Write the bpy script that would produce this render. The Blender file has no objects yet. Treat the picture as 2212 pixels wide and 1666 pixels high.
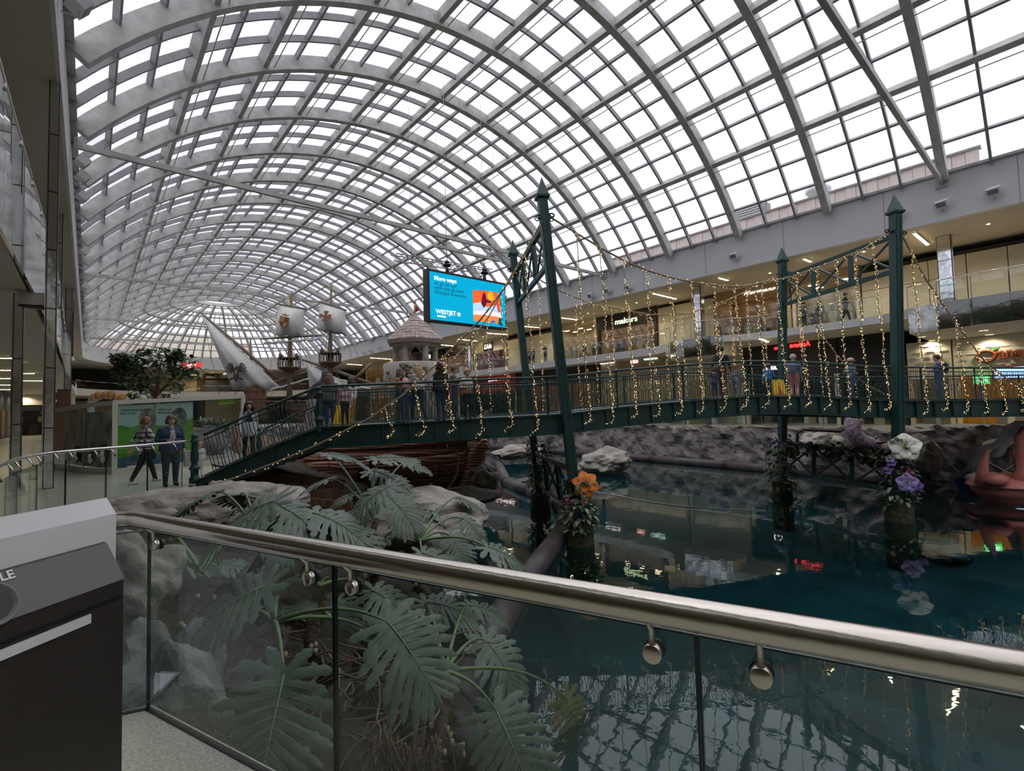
import bpy, bmesh, math, random
from mathutils import Vector as V, Matrix, noise
random.seed(11)
R=math.radians; PI=math.pi
SC=bpy.context.scene; COL=SC.collection

# ---------------------------------------------------------------- camera
EYE=1.62; FPX=1058.0
def _basis():
    pv=V((1106,833)); v1=V((190,908)); v2=V((2330,850))
    y=V((v1.x-pv.x,v1.y-pv.y,FPX)).normalized(); x=V((v2.x-pv.x,v2.y-pv.y,FPX)).normalized()
    x=(x-y*x.dot(y)).normalized(); u=x.cross(y)
    if u.y>0: u=-u
    return V((x.x,y.x,u.x)),V((x.y,y.y,u.y)),V((x.z,y.z,u.z))   # camera right, down, forward in hall axes
CR,CD,CF=_basis()
cam_d=bpy.data.cameras.new('camera'); cam=bpy.data.objects.new('camera',cam_d); COL.objects.link(cam)
cam_d.sensor_width=36; cam_d.lens=36*FPX/2212; cam_d.clip_start=.05; cam_d.clip_end=600
cam.matrix_world=Matrix(((CR.x,-CD.x,-CF.x,0),(CR.y,-CD.y,-CF.y,0),(CR.z,-CD.z,-CF.z,EYE),(0,0,0,1)))
SC.camera=cam
# ---------------------------------------------------------------- sky and exposure
wd=bpy.data.worlds.new('overcast'); SC.world=wd; wd.use_nodes=True
wn=wd.node_tree.nodes; wk=wd.node_tree.links; bg=wn['Background']; bg.inputs[1].default_value=1.32
wc_=wn.new('ShaderNodeTexCoord'); ws=wn.new('ShaderNodeSeparateXYZ'); wr=wn.new('ShaderNodeValToRGB')   # overcast sky: brighter overhead than at the horizon
wr.color_ramp.elements[0].color=(.40,.40,.47,1); wr.color_ramp.elements[1].color=(1,1,1.02,1)
wk.new(wc_.outputs['Generated'],ws.inputs[0]); wk.new(ws.outputs['Z'],wr.inputs[0]); wk.new(wr.outputs[0],bg.inputs[0])
SC.view_settings.view_transform='Standard'; SC.view_settings.look='None'
SC.view_settings.gamma=1; SC.view_settings.use_curve_mapping=False; SC.view_settings.exposure=0.85
SC.cycles.use_denoising=True; SC.cycles.use_adaptive_sampling=True; SC.cycles.adaptive_threshold=.03
SC.cycles.max_bounces=9; SC.cycles.diffuse_bounces=4; SC.cycles.glossy_bounces=4; SC.cycles.transparent_max_bounces=24; SC.cycles.transmission_bounces=6
SC.cycles.caustics_reflective=False; SC.cycles.caustics_refractive=False; SC.cycles.sample_clamp_indirect=4

# ---------------------------------------------------------------- helpers
def ray(px,py):
    a,b=(px-1106)/FPX,(py-833)/FPX
    return CR*a+CD*b+CF
def at(px,py,X=None,Y=None,Z=None,D=None):
    d=ray(px,py)
    t=X/d.x if X is not None else Y/d.y if Y is not None else (Z-EYE)/d.z if Z is not None else D
    return V((0,0,EYE))+d*t
def pix(p):
    q=V(p)-V((0,0,EYE)); z=q.dot(CF)
    return (1106+FPX*q.dot(CR)/z,833+FPX*q.dot(CD)/z,z) if z>.05 else None

class MB:
    def __init__(s): s.v=[];s.f=[];s.m=[];s.s=[]
    def add(s,vs,fs,m=0,sm=False):
        o=len(s.v); s.v+= [V(p) for p in vs]; s.f+=[tuple(i+o for i in f) for f in fs]; s.m+=[m]*len(fs); s.s+=[sm]*len(fs); return s
    def box(s,c,d,m=0,M=None):
        x,y,z=d[0]/2,d[1]/2,d[2]/2
        vs=[V((i*x,j*y,k*z)) for k in(-1,1) for j in(-1,1) for i in(-1,1)]
        if M is not None: vs=[M@p for p in vs]
        c=V(c); return s.add([p+c for p in vs],[(0,2,3,1),(4,5,7,6),(0,1,5,4),(1,3,7,5),(3,2,6,7),(2,0,4,6)],m)
    def bar(s,p,q,w,h=None,m=0,up=(0,0,1)):
        p=V(p);q=V(q);h=h or w; d=(q-p).normalized(); up=V(up)
        if abs(d.dot(up))>.99: up=V((1,0,0)) if abs(d.x)<.9 else V((0,1,0))
        a=d.cross(up).normalized()*w/2; b=a.cross(d).normalized()*h/2
        vs=[p-a-b,p+a-b,p+a+b,p-a+b,q-a-b,q+a-b,q+a+b,q-a+b]
        return s.add(vs,[(3,2,1,0),(4,5,6,7),(0,1,5,4),(1,2,6,5),(2,3,7,6),(3,0,4,7)],m)
    def tube(s,pts,r,n=8,m=0,sm=True,cap=True,fl=1):
        pts=[V(p) for p in pts]; k=len(pts); rs=r if isinstance(r,(list,tuple)) else [r]*k
        t=[(pts[min(i+1,k-1)]-pts[max(i-1,0)]).normalized() for i in range(k)]
        u=V((0,0,1)) if abs(t[0].z)<.9 else V((1,0,0)); vs=[];fs=[]
        for i in range(k):
            a=(u-t[i]*u.dot(t[i])).normalized(); u=a; b=t[i].cross(a)
            vs+=[pts[i]+(a*math.cos(2*PI*j/n)*fl+b*math.sin(2*PI*j/n))*rs[i] for j in range(n)]
        for i in range(k-1):
            for j in range(n):
                fs.append((i*n+j,i*n+(j+1)%n,(i+1)*n+(j+1)%n,(i+1)*n+j))
        if cap: fs+= [tuple(reversed(range(n))),tuple(range((k-1)*n,k*n))]
        return s.add(vs,fs,m,sm)
    def lathe(s,prof,n=16,c=(0,0,0),m=0,sm=True,M=None):
        c=V(c);vs=[];fs=[];k=len(prof)
        for r,z in prof:
            for j in range(n):
                p=V((r*math.cos(2*PI*j/n),r*math.sin(2*PI*j/n),z)); vs.append((M@p if M is not None else p)+c)
        for i in range(k-1):
            for j in range(n): fs.append((i*n+j,i*n+(j+1)%n,(i+1)*n+(j+1)%n,(i+1)*n+j))
        fs+=[tuple(reversed(range(n))),tuple(range((k-1)*n,k*n))]
        return s.add(vs,fs,m,sm)
    def ball(s,c,r,n=8,m=0,M=None,sm=True):
        r=(r,r,r) if not isinstance(r,(tuple,list)) else r; c=V(c);vs=[];fs=[];k=max(3,n//2)
        vs.append(V((0,0,-r[2])))
        for i in range(1,k):
            a=PI*i/k
            for j in range(n): vs.append(V((r[0]*math.sin(a)*math.cos(2*PI*j/n),r[1]*math.sin(a)*math.sin(2*PI*j/n),-r[2]*math.cos(a))))
        vs.append(V((0,0,r[2]))); L=len(vs)-1
        for j in range(n):
            fs.append((0,1+(j+1)%n,1+j)); fs.append((L,L-n+j,L-n+(j+1)%n))
        for i in range(k-2):
            for j in range(n): fs.append((1+i*n+j,1+i*n+(j+1)%n,1+(i+1)*n+(j+1)%n,1+(i+1)*n+j))
        if M is not None: vs=[M@p for p in vs]
        return s.add([p+c for p in vs],fs,m,sm)
    def prism(s,pts,z0,z1,M=None,m=0):
        n=len(pts); vs=[V((p[0],p[1],z0)) for p in pts]+[V((p[0],p[1],z1)) for p in pts]
        if M is not None: vs=[M@p for p in vs]
        return s.add(vs,[tuple(reversed(range(n))),tuple(range(n,2*n))]+[(i,(i+1)%n,n+(i+1)%n,n+i) for i in range(n)],m)
    def grid(s,fn,nu,nv,m=0,sm=True):
        vs=[fn(i/nu,j/nv) for j in range(nv+1) for i in range(nu+1)]
        return s.add(vs,[(j*(nu+1)+i,j*(nu+1)+i+1,(j+1)*(nu+1)+i+1,(j+1)*(nu+1)+i) for j in range(nv) for i in range(nu)],m,sm)
    def shell(s,fn,nu,nv,t,m=0,sm=True):
        # a grid with real thickness t (closed all round)
        g=[[V(fn(i/nu,j/nv)) for i in range(nu+1)] for j in range(nv+1)]; N=[]
        for j in range(nv+1):
            for i in range(nu+1):
                a=g[j][min(i+1,nu)]-g[j][max(i-1,0)]; b=g[min(j+1,nv)][i]-g[max(j-1,0)][i]
                c=a.cross(b); N.append(c.normalized() if c.length>1e-9 else V((0,0,1)))
        P=[p for r in g for p in r]; K=len(P); W=nu+1
        vs=P+[p-n*t for p,n in zip(P,N)]; fs=[]
        for j in range(nv):
            for i in range(nu):
                a=j*W+i; fs+=[(a,a+1,a+1+W,a+W),(K+a+W,K+a+1+W,K+a+1,K+a)]
        for i in range(nu): fs+=[(i+1,i,K+i,K+i+1),(nv*W+i,nv*W+i+1,K+nv*W+i+1,K+nv*W+i)]
        for j in range(nv): fs+=[(j*W,(j+1)*W,K+(j+1)*W,K+j*W),((j+1)*W+nu,j*W+nu,K+j*W+nu,K+(j+1)*W+nu)]
        return s.add(vs,fs,m,sm)
    def mesh(s,name,mats,off=V((0,0,0))):
        me=bpy.data.meshes.new(name); me.from_pydata([tuple(p-off) for p in s.v],[],s.f)
        for mt in (mats if isinstance(mats,(list,tuple)) else [mats]): me.materials.append(mt)
        me.polygons.foreach_set('material_index',s.m); me.polygons.foreach_set('use_smooth',s.s); me.update(); return me
    def build(s,name,mats,parent=None,local=False):
        off=V((0,0,0)) if local or parent is None else wl(parent)
        return link(name,s.mesh(name,mats,off),parent)
WL={}
def wl(o): return WL.get(o.name,V((0,0,0)))
def link(name,data,parent=None,loc=None,rz=None,M=None):
    o=bpy.data.objects.new(name,data); COL.objects.link(o)
    if parent is not None: o.parent=parent; WL[o.name]=wl(parent)
    if loc is not None: o.location=loc
    if rz is not None: o.rotation_euler=(0,0,rz)
    if M is not None: o.matrix_local=M
    return o
def tag(o,label=None,cat=None,group=None,kind=None):
    if label: o['label']=label
    if cat: o['category']=cat
    if group: o['group']=group
    if kind: o['kind']=kind
    return o
def thing(name,label,cat,loc=(0,0,0),rz=0,group=None):
    o=bpy.data.objects.new(name,None); COL.objects.link(o); o.location=loc; o.rotation_euler=(0,0,rz); WL[o.name]=V(loc); o.empty_display_size=.2
    return tag(o,label,cat,group)
def setting(name,loc=(0,0,0)):
    o=bpy.data.objects.new(name,None); COL.objects.link(o); o.location=loc; WL[o.name]=V(loc); return tag(o,kind='structure')
def struct(name,mb,m,parent=None): return tag(mb.build(name,m,parent),kind='structure')
def frame(o,r,u):
    r=V(r).normalized();u=V(u);n=r.cross(u).normalized();u=n.cross(r);o=V(o)
    return Matrix(((r.x,u.x,n.x,o.x),(r.y,u.y,n.y,o.y),(r.z,u.z,n.z,o.z),(0,0,0,1)))
def lerp(tab,x):
    if x<=tab[0][0]: return tab[0][1]
    for (a,b),(c,d) in zip(tab,tab[1:]):
        if x<=c: return b+(d-b)*(x-a)/(c-a)
    return tab[-1][1]
def bez(p,c,q,n=8):
    p,c,q=V(p),V(c),V(q); return [p*(1-t)**2+c*2*t*(1-t)+q*t*t for t in [i/n for i in range(n+1)]]
def sag(p,q,d,n=14):
    p,q=V(p),V(q); return [p.lerp(q,i/n)-V((0,0,4*d*(i/n)*(1-i/n))) for i in range(n+1)]

# ---------------------------------------------------------------- materials
def mat(name,col,rough=.55,metal=0,var=0,vs=6,bump=0,bs=None,emit=0,ecol=None,spec=.5,col2=None,detail=4,stretch=None,coat=0):
    m=bpy.data.materials.new(name); m.use_nodes=True; nt=m.node_tree; b=nt.nodes['Principled BSDF']
    c=(*col,1); b.inputs['Base Color'].default_value=c; b.inputs['Roughness'].default_value=rough; b.inputs['Metallic'].default_value=metal
    b.inputs['Specular IOR Level'].default_value=spec; b.inputs['Coat Weight'].default_value=coat
    if emit: b.inputs['Emission Color'].default_value=(*(ecol or col),1); b.inputs['Emission Strength'].default_value=emit
    if var or bump or col2:
        tc=nt.nodes.new('ShaderNodeTexCoord'); src=tc.outputs['Object']
        if stretch:
            mp=nt.nodes.new('ShaderNodeMapping'); mp.inputs['Scale'].default_value=stretch; nt.links.new(src,mp.inputs[0]); src=mp.outputs[0]
        if var or col2:
            n=nt.nodes.new('ShaderNodeTexNoise'); n.inputs['Scale'].default_value=vs; n.inputs['Detail'].default_value=detail; nt.links.new(src,n.inputs['Vector'])
            r=nt.nodes.new('ShaderNodeValToRGB'); r.color_ramp.elements[0].position=.32; r.color_ramp.elements[1].position=.68
            lo=col2 if col2 else tuple(max(0,x*(1-var)) for x in col); hi=col if col2 else tuple(min(1,x*(1+var)) for x in col)
            r.color_ramp.elements[0].color=(*lo,1); r.color_ramp.elements[1].color=(*hi,1)
            nt.links.new(n.outputs['Fac'],r.inputs[0]); nt.links.new(r.outputs[0],b.inputs['Base Color'])
        if bump:
            n2=nt.nodes.new('ShaderNodeTexNoise'); n2.inputs['Scale'].default_value=bs or vs; n2.inputs['Detail'].default_value=6; nt.links.new(src,n2.inputs['Vector'])
            bp=nt.nodes.new('ShaderNodeBump'); bp.inputs['Strength'].default_value=bump; bp.inputs['Distance'].default_value=.05
            nt.links.new(n2.outputs['Fac'],bp.inputs['Height']); nt.links.new(bp.outputs[0],b.inputs['Normal'])
    return m
def glassmat(name,tint,ior=1.45,rough=0.0,bump=0,bs=1.0,gl=(1,1,1)):
    m=bpy.data.materials.new(name); m.use_nodes=True; nt=m.node_tree; nt.nodes.remove(nt.nodes['Principled BSDF']); out=nt.nodes['Material Output']
    t=nt.nodes.new('ShaderNodeBsdfTransparent'); t.inputs[0].default_value=(*tint,1)
    g=nt.nodes.new('ShaderNodeBsdfGlossy'); g.inputs['Roughness'].default_value=rough; g.inputs['Color'].default_value=(*gl,1)
    r0=((ior-1)/(ior+1))**2; f=nt.nodes.new('ShaderNodeLayerWeight'); f.inputs[0].default_value=.5
    pw_=nt.nodes.new('ShaderNodeMath'); pw_.operation='POWER'; pw_.inputs[1].default_value=5; nt.links.new(f.outputs['Facing'],pw_.inputs[0])
    mu=nt.nodes.new('ShaderNodeMath'); mu.operation='MULTIPLY_ADD'; mu.inputs[1].default_value=1-r0; mu.inputs[2].default_value=r0; nt.links.new(pw_.outputs[0],mu.inputs[0])
    x=nt.nodes.new('ShaderNodeMixShader'); nt.links.new(mu.outputs[0],x.inputs[0]); nt.links.new(t.outputs[0],x.inputs[1]); nt.links.new(g.outputs[0],x.inputs[2]); nt.links.new(x.outputs[0],out.inputs[0])
    if bump:
        tc=nt.nodes.new('ShaderNodeTexCoord'); n=nt.nodes.new('ShaderNodeTexNoise'); n.inputs['Scale'].default_value=bs; n.inputs['Detail'].default_value=3
        bp=nt.nodes.new('ShaderNodeBump'); bp.inputs['Strength'].default_value=bump; bp.inputs['Distance'].default_value=.05
        nt.links.new(tc.outputs['Object'],n.inputs['Vector']); nt.links.new(n.outputs['Fac'],bp.inputs['Height'])
        nt.links.new(bp.outputs[0],g.inputs['Normal']); nt.links.new(bp.outputs[0],f.inputs['Normal'])
    return m
def emis(name,col,st=1.0):
    m=bpy.data.materials.new(name); m.use_nodes=True; nt=m.node_tree; nt.nodes.remove(nt.nodes['Principled BSDF'])
    e=nt.nodes.new('ShaderNodeEmission'); e.inputs[0].default_value=(*col,1); e.inputs[1].default_value=st; nt.links.new(e.outputs[0],nt.nodes['Material Output'].inputs[0]); return m
M=dict(
 steel=mat('vault_steel_paint',(.50,.50,.48),.5,var=.18,vs=2.5),
 mull=mat('vault_mullion_paint',(.30,.29,.30),.5,var=.1,vs=3),
 roofglass=glassmat('vault_glass',(.94,.945,.96),1.35),
 white=mat('white_plaster',(.74,.74,.75),.8,var=.03,vs=.6),
 soffit=mat('beige_soffit',(.58,.53,.45),.8,var=.03,vs=.7),
 floor=mat('terrazzo_floor',(.58,.57,.47),.25,col2=(.37,.36,.28),vs=60,detail=6),
 green=mat('dark_green_paint',(.012,.050,.047),.38,var=.15,vs=5),
 greenL=mat('green_paint_worn',(.012,.050,.047),.4,var=.2,vs=8),
 chrome=mat('polished_steel',(.72,.70,.68),.12,1),
 brushed=mat('brushed_stainless',(.70,.64,.57),.22,1,bump=.03,bs=60,stretch=(1,.05,1)),
 mirror=mat('mirror_panel',(.66,.70,.68),.05,1,bump=.12,bs=1.1),
 glass=glassmat('clear_glass',(.93,.965,.95),1.45),
 edge=mat('glass_edge',(.012,.03,.028),.15),
 rock=mat('grey_rock',(.29,.262,.245),.85,col2=(.12,.108,.10),vs=1.6,bump=1.0,bs=5,detail=9),
 rockp=mat('pale_rock',(.42,.395,.36),.85,col2=(.22,.195,.17),vs=2.2,bump=1.0,bs=6,detail=9),
 rockn=mat('blue_grey_boulder',(.24,.26,.255),.8,col2=(.13,.14,.135),vs=2.5,bump=.8,bs=7,detail=9),
 soil=mat('dark_soil',(.085,.07,.055),.95,col2=(.03,.026,.02),vs=9,bump=1.0,bs=25,detail=8),
 poolf=mat('teal_pool_floor',(.014,.075,.088),.9,col2=(.005,.03,.038),vs=1.1,detail=9),
 water=glassmat('pool_water',(.42,.66,.68),1.55,.015,bump=.05,bs=2.2),
 pipe=mat('black_rubber_pipe',(.06,.05,.055),.45,var=.3,vs=3),
 black=mat('black_metal',(.012,.012,.013),.45),
 dark=mat('dark_interior',(.03,.028,.026),.6),
 wood=mat('old_brown_wood',(.17,.095,.055),.75,var=.4,vs=7,stretch=(1,1,.2)),
 mast=mat('spar_wood',(.20,.145,.095),.75,var=.3,vs=9),
 sail=mat('sail_canvas',(.66,.66,.64),.9,var=.05,vs=3,bump=.25,bs=4),
 rope=mat('rope',(.33,.25,.16),.9,var=.3,vs=30),
 bulb=emis('warm_bulb',(1,.66,.28),1.7),
 strip=emis('warm_strip_light',(1,.80,.42),14.0),
 whitel=emis('white_sign_light',(1,1,1),1.4),
 cream=mat('cream_wall',(.58,.54,.44),.6,var=.04,vs=.8),
 tan=mat('tan_shop_wall',(.46,.36,.23),.7,var=.1,vs=1.5),
 brown=mat('dark_brown_panel',(.045,.036,.031),.42,var=.08,vs=40),
 grey=mat('grey_panel',(.22,.215,.21),.5),
 binw=mat('white_powder_coat',(.90,.90,.92),.35),
 red=emis('red_neon',(1,.05,.05),1.3),
)
def text(name,body,size,m,Mx,parent=None,depth=.01,shear=0,bold=0,align='LEFT',local=False):
    cu=bpy.data.curves.new(name,'FONT'); cu.body=body; cu.size=size; cu.extrude=depth/2; cu.shear=shear; cu.offset=bold; cu.align_x=align; cu.resolution_u=3
    o=bpy.data.objects.new(name,cu); COL.objects.link(o); dg=bpy.context.evaluated_depsgraph_get()
    me=bpy.data.meshes.new_from_object(o.evaluated_get(dg)); bpy.data.objects.remove(o); bpy.data.curves.remove(cu)
    me.materials.clear(); me.materials.append(m); me.name=name
    off=V((0,0,0)) if (local or parent is None) else wl(parent)
    me.transform(Matrix.Translation(-off)@Mx); return link(name,me,parent)
# ---------------------------------------------------------------- glass barrel vault with half dome
XC,RG,ZC=15.2,19.9,0.1; YE=86.1; BAY=4.85; Y0=3.64
TH=[0,9.6,19.2,28.8,38.4,52.5]; PUR=[-52.5,-38.4,-28.8,-19.2,-9.6,0,9.6,19.2,28.8,38.4,52.5]
FIELD=[-52.5,-47.8,-43.1,-38.4,-33.6,-28.8,-24,-19.2,-14.4,-9.6,-4.8,0,4.8,9.6,14.4,19.2,24,28.8,33.6,38.4,43.1,47.8,52.5]
def vp(th,r,y): return V((XC+r*math.sin(R(th)),y,ZC+r*math.cos(R(th))))
def dp(th,ph,r): # dome: ph=-90 left .. 90 right
    h=r*math.sin(R(th)); return V((XC+h*math.sin(R(ph)),YE+h*math.cos(R(ph)),ZC+r*math.cos(R(th))))
def sweep(mb,secs,m=0):
    n=len(secs[0]);k=len(secs); vs=[p for s in secs for p in s]
    fs=[(i*n+j,i*n+(j+1)%n,(i+1)*n+(j+1)%n,(i+1)*n+j) for i in range(k-1) for j in range(n)]+[tuple(reversed(range(n))),tuple(range((k-1)*n,k*n))]
    mb.add(vs,fs,m)
vault=setting('ceiling')
ribY=[Y0+BAY*k for k in range(-6,18)]
def ribmesh(w,r0,r1):
    mb=MB(); sweep(mb,[[vp(t,r0,-w/2),vp(t,r1,-w/2),vp(t,r1,w/2),vp(t,r0,w/2)] for t in [-52.5+105*i/40 for i in range(41)]]); return mb
rm=ribmesh(.34,19.28,19.9).mesh('rib',M['steel'])
for y in ribY: link('rib',rm,vault,(0,y,0))
tm=ribmesh(.10,19.66,19.93).mesh('mullion',M['mull'])
for y in ribY[:-1]:
    for k in (1,2): link('mullion',tm,vault,(0,y+BAY*k/3,0))
ya,yb=ribY[0],ribY[-1]
for t in PUR[1:-1]:
    mb=MB(); rr=[19.5,19.9]; d=.13/19.7*180/PI
    sweep(mb,[[vp(t-d,19.45,y),vp(t+d,19.45,y),vp(t+d,19.9,y),vp(t-d,19.9,y)] for y in (ya,yb)])
    # a slim conduit runs under each purlin
    mb.tube([vp(t+1.1,19.4,ya),vp(t+1.1,19.4,yb)],.025,5); mb.build('purlin',M['steel'],vault)
for t in FIELD[1:-1]:
    if t in PUR: continue
    mb=MB(); d=.05/19.7*180/PI
    sweep(mb,[[vp(t-d,19.7,y),vp(t+d,19.7,y),vp(t+d,19.92,y),vp(t-d,19.92,y)] for y in (ya,yb)]); mb.build('glazing_bar',M['mull'],vault)
# glass panes: the 290 that show largest are single panes, the others one sheet of panes
pw=BAY/3; panes=[]
for iy in range(len(ribY)-1):
    for k in range(3):
        y=ribY[iy]+k*pw
        for j in range(len(FIELD)-1):
            q=[pix(vp(FIELD[j+a],19.93,y+b*pw)) for a,b in ((0,0),(1,0),(1,1),(0,1))]; ar=0
            if all(q) and any(-20<c[0]<2232 and -20<c[1]<1300 for c in q):
                ar=abs(sum(q[i][0]*q[(i+1)%4][1]-q[(i+1)%4][0]*q[i][1] for i in range(4)))/2
            panes.append((ar,j,y))
panes.sort(reverse=True)
def panebox(mb,j,y):
    a,b=FIELD[j],FIELD[j+1]
    mb.add([vp(a,19.93,y),vp(b,19.93,y),vp(b,19.93,y+pw),vp(a,19.93,y+pw),vp(a,19.955,y),vp(b,19.955,y),vp(b,19.955,y+pw),vp(a,19.955,y+pw)],
      [(3,2,1,0),(4,5,6,7),(0,1,5,4),(1,2,6,5),(2,3,7,6),(3,0,4,7)])
pm=[]
for j in range(len(FIELD)-1):
    mb=MB(); panebox(mb,j,0); pm.append(mb.mesh('pane',M['roofglass']))
for ar,j,y in panes[:290]: link('pane',pm[j],vault,(0,y,0))
mb=MB()
for ar,j,y in panes[290:]: panebox(mb,j,y)
# half dome
NM=12
for k in range(NM+1):
    ph=-90+180*k/NM
    if k in (0,NM): continue
    mr=MB(); sweep(mr,[[dp(t,ph-.17/(RG*math.sin(R(t)))*180/PI*.8,19.4),dp(t,ph-.17/(RG*math.sin(R(t)))*180/PI*.8,19.9),dp(t,ph+.17/(RG*math.sin(R(t)))*180/PI*.8,19.9),dp(t,ph+.17/(RG*math.sin(R(t)))*180/PI*.8,19.4)] for t in [9.6+42.9*i/16 for i in range(17)]])
    mr.build('dome_rib',M['steel'],vault)
for k in range(NM):
    for q in (1,2):
        ph=-90+180*(k+q/3)/NM; lo=19.2 if q else 9.6; mr=MB()
        sweep(mr,[[dp(t,ph-.3,19.7),dp(t,ph-.3,19.92),dp(t,ph+.3,19.92),dp(t,ph+.3,19.7)] for t in [lo+(52.5-lo)*i/10 for i in range(11)]])
        mr.build('mullion',M['mull'],vault)
for t in FIELD:
    if t<=0 or t==52.5: continue
    big=t in PUR; r0,dt=(19.45,.4) if big else (19.72,.15); mr=MB()
    sweep(mr,[[dp(t-dt,ph,r0),dp(t+dt,ph,r0),dp(t+dt,ph,19.92),dp(t-dt,ph,19.92)] for ph in [-90+180*i/48 for i in range(49)]])
    mr.build('dome_ring' if big else 'glazing_bar',M['steel'] if big else M['mull'],vault)
fl=[0,4.8,9.6,14.4,19.2,24,28.8,33.6,38.4,43.1,47.8,52.5]
for a,b in zip(fl,fl[1:]):
    for k in range(36):
        p,q=-90+5*k,-85+5*k
        mb.add([dp(max(a,.01),p,19.95),dp(b,p,19.95),dp(b,q,19.95),dp(max(a,.01),q,19.95)],[(0,1,2,3)])
gl=mb.build('glazing',M['roofglass'],vault); gl['kind']='stuff'
# tie rods straight across the hall
for yy,tz in ((24.2,11.98),(46.5,12.2),(3.75,11.93),(66,12.1),(82,12.1)):
    a=V((-.5,yy,tz)); b=V((31,yy,tz)); mb=MB(); mb.bar(a,b,.16,.22)
    for x in (-.45,30.95): mb.box((x,yy,tz),(.12,.5,.5))
    o=mb.build('tie_rod',M['steel'],vault)
# ---------------------------------------------------------------- white fascias and soffits
def wallbox(name,c,d,m,parent=None): return struct(name,MB().box(c,d),m,parent)
fr=struct('wall_right',MB().box((31.2,30.5,11.2),(.4,111.2,2.2)),M['white'])
for y in [Y0+2.42+BAY*k for k in range(-5,17)]: MB().box((30.995,y,11.2),(.012,.02,2.2)).build('panel_joint',M['grey'],fr)
MB().box((31.05,30.5,12.34),(.5,111.2,.12)).build('sill',M['steel'],fr)
flw=struct('wall_left',MB().box((-.64,30.5,11.2),(.08,111.2,2.2)),M['white'])
MB().box((-.65,30.5,12.34),(.5,111.2,.12)).build('sill',M['steel'],flw)
mb=MB(); n=40
sweep(mb,[[V((XC+(15.8+a)*math.sin(t),YE+(15.8+a)*math.cos(t),z)) for a,z in ((0,10.1),(.4,10.1),(.4,12.4),(0,12.4))] for t in [-PI/2+PI*i/n for i in range(n+1)]])
struct('wall_far',mb,M['white'])
# upper gallery soffits (level two ceiling)
wallbox('ceiling_gallery_right',(38.7,30.5,10.3),(14.6,111.2,.2),M['soffit'])
wallbox('ceiling_gallery_left',(-6.98,30.5,10.2),(12.6,111.2,.2),M['soffit'])
mb=MB(); sweep(mb,[[V((XC+r*math.sin(t),YE+r*math.cos(t),z)) for r,z in ((16.2,10.1),(31,10.1),(31,10.3),(16.2,10.3))] for t in [-PI/2+PI*i/n for i in range(n+1)]])
struct('ceiling_gallery_far',mb,M['soffit'])
# recessed trough lines in the left gallery soffit
# end wall behind the viewer and outer walls
wallbox('wall_back',(15,-25.6,5),(60,.4,30),M['cream'])
wallbox('wall_outer_left',(-13.4,30.5,4),(.4,112,13),M['tan'])
wallbox('wall_outer_right',(45.8,30.5,4),(.4,112,13),M['tan'])
mb=MB(); sweep(mb,[[V((XC+r*math.sin(t),YE+r*math.cos(t),z)) for r,z in ((30.2,-3),(31,-3),(31,10.3),(30.2,10.3))] for t in [-PI/2+PI*i/n for i in range(n+1)]])
struct('wall_outer_far',mb,M['tan'])
# ---------------------------------------------------------------- floors
RC=V((.19,3.467)); RD=V((.341,-.94)).normalized()      # corner and run of the near glass railing
FENCE=[(-.95,3.9),(-.95,6.5),(-.85,8.9),(-.76,10.6),(-.45,11.7),(.2,12.25),(1.0,12.75),(1.72,13.45)]
endp=RC+RD*5.4
def slab(name,poly,z0,z1,m,parent=None):
    mb=MB(); mb.prism(poly,z0,z1); return struct(name,mb,m,parent)
slab('floor',[(-13.2,-25.4),(endp.x,-25.4),(endp.x+.1,endp.y+.03),(RC.x+.1,RC.y+.06)]+FENCE+[(1.87,14.06),(4.35,18.0),(4.2,19.2),(4.6,30),(4.2,60),(4.2,86),(-13.2,86)],-.5,0,M['floor'])
slab('floor_right_bank',[(32.2,-25.4),(45.6,-25.4),(45.6,86),(30.4,86),(30.2,40),(29.8,20),(29.4,10),(29.6,3.9),(32.2,3.0)],-.5,0,M['floor'])
slab('floor_far_end',[(XC+30.6*math.sin(t),YE+30.6*math.cos(t)) for t in [PI/2-PI*i/30 for i in range(31)]]+[(-13,72.2),(45.4,72.2)],-.51,-.01,M['floor'])
# ---------------------------------------------------------------- pool
slab('floor_pool',[(-2,-25),(31,-25),(31,72),(-2,72)],-3.6,-3.4,M['poolf'])
mb=MB(); mb.grid(lambda u,v:V((-.5+30.5*u,-25+97*v,-2.0)),1,1); struct('pool_water',mb,M['water'])
def nz(p,o=4): return noise.fractal(V(p),1.0,2.0,o)
def crag(p,f=.55):
    # faceted, ridged rock relief
    d,_=noise.voronoi(V(p)*f); return (d[1]-d[0])
def rockwall(name,path,z0,z1,amp,seed,m,nu,nv,lean=.5):
    P=[V((*p,0)) for p in path]; L=[0]
    for a,b in zip(P,P[1:]): L.append(L[-1]+(b-a).length)
    def pt(t):
        s=t*L[-1]
        for i in range(len(P)-1):
            if s<=L[i+1]+1e-6: return P[i].lerp(P[i+1],(s-L[i])/(L[i+1]-L[i])),(P[i+1]-P[i]).normalized()
        return P[-1],(P[-1]-P[-2]).normalized()
    def fn(u,v):
        p,d=pt(u); nrm=V((-d.y,d.x,0)); top=z1+.22*nz((u*L[-1]*.5,seed,0)); z=z0+(top-z0)*min(1,v*1.25)
        q=V((p.x,p.y,z))+V((seed,0,0)); a=amp*(.9*crag(q,.75)+.45*crag(q*2.1,.8)+.35*nz(q*1.2)-.35)
        if v>.8: return p-nrm*(v-.8)*7+V((0,0,top+.12*nz(q*1.5)-.03))
        return p+nrm*(a+lean*(1-v*1.25))+V((0,0,z))
    mb=MB(); mb.grid(fn,nu,nv,sm=False); return struct(name,mb,m)
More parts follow.
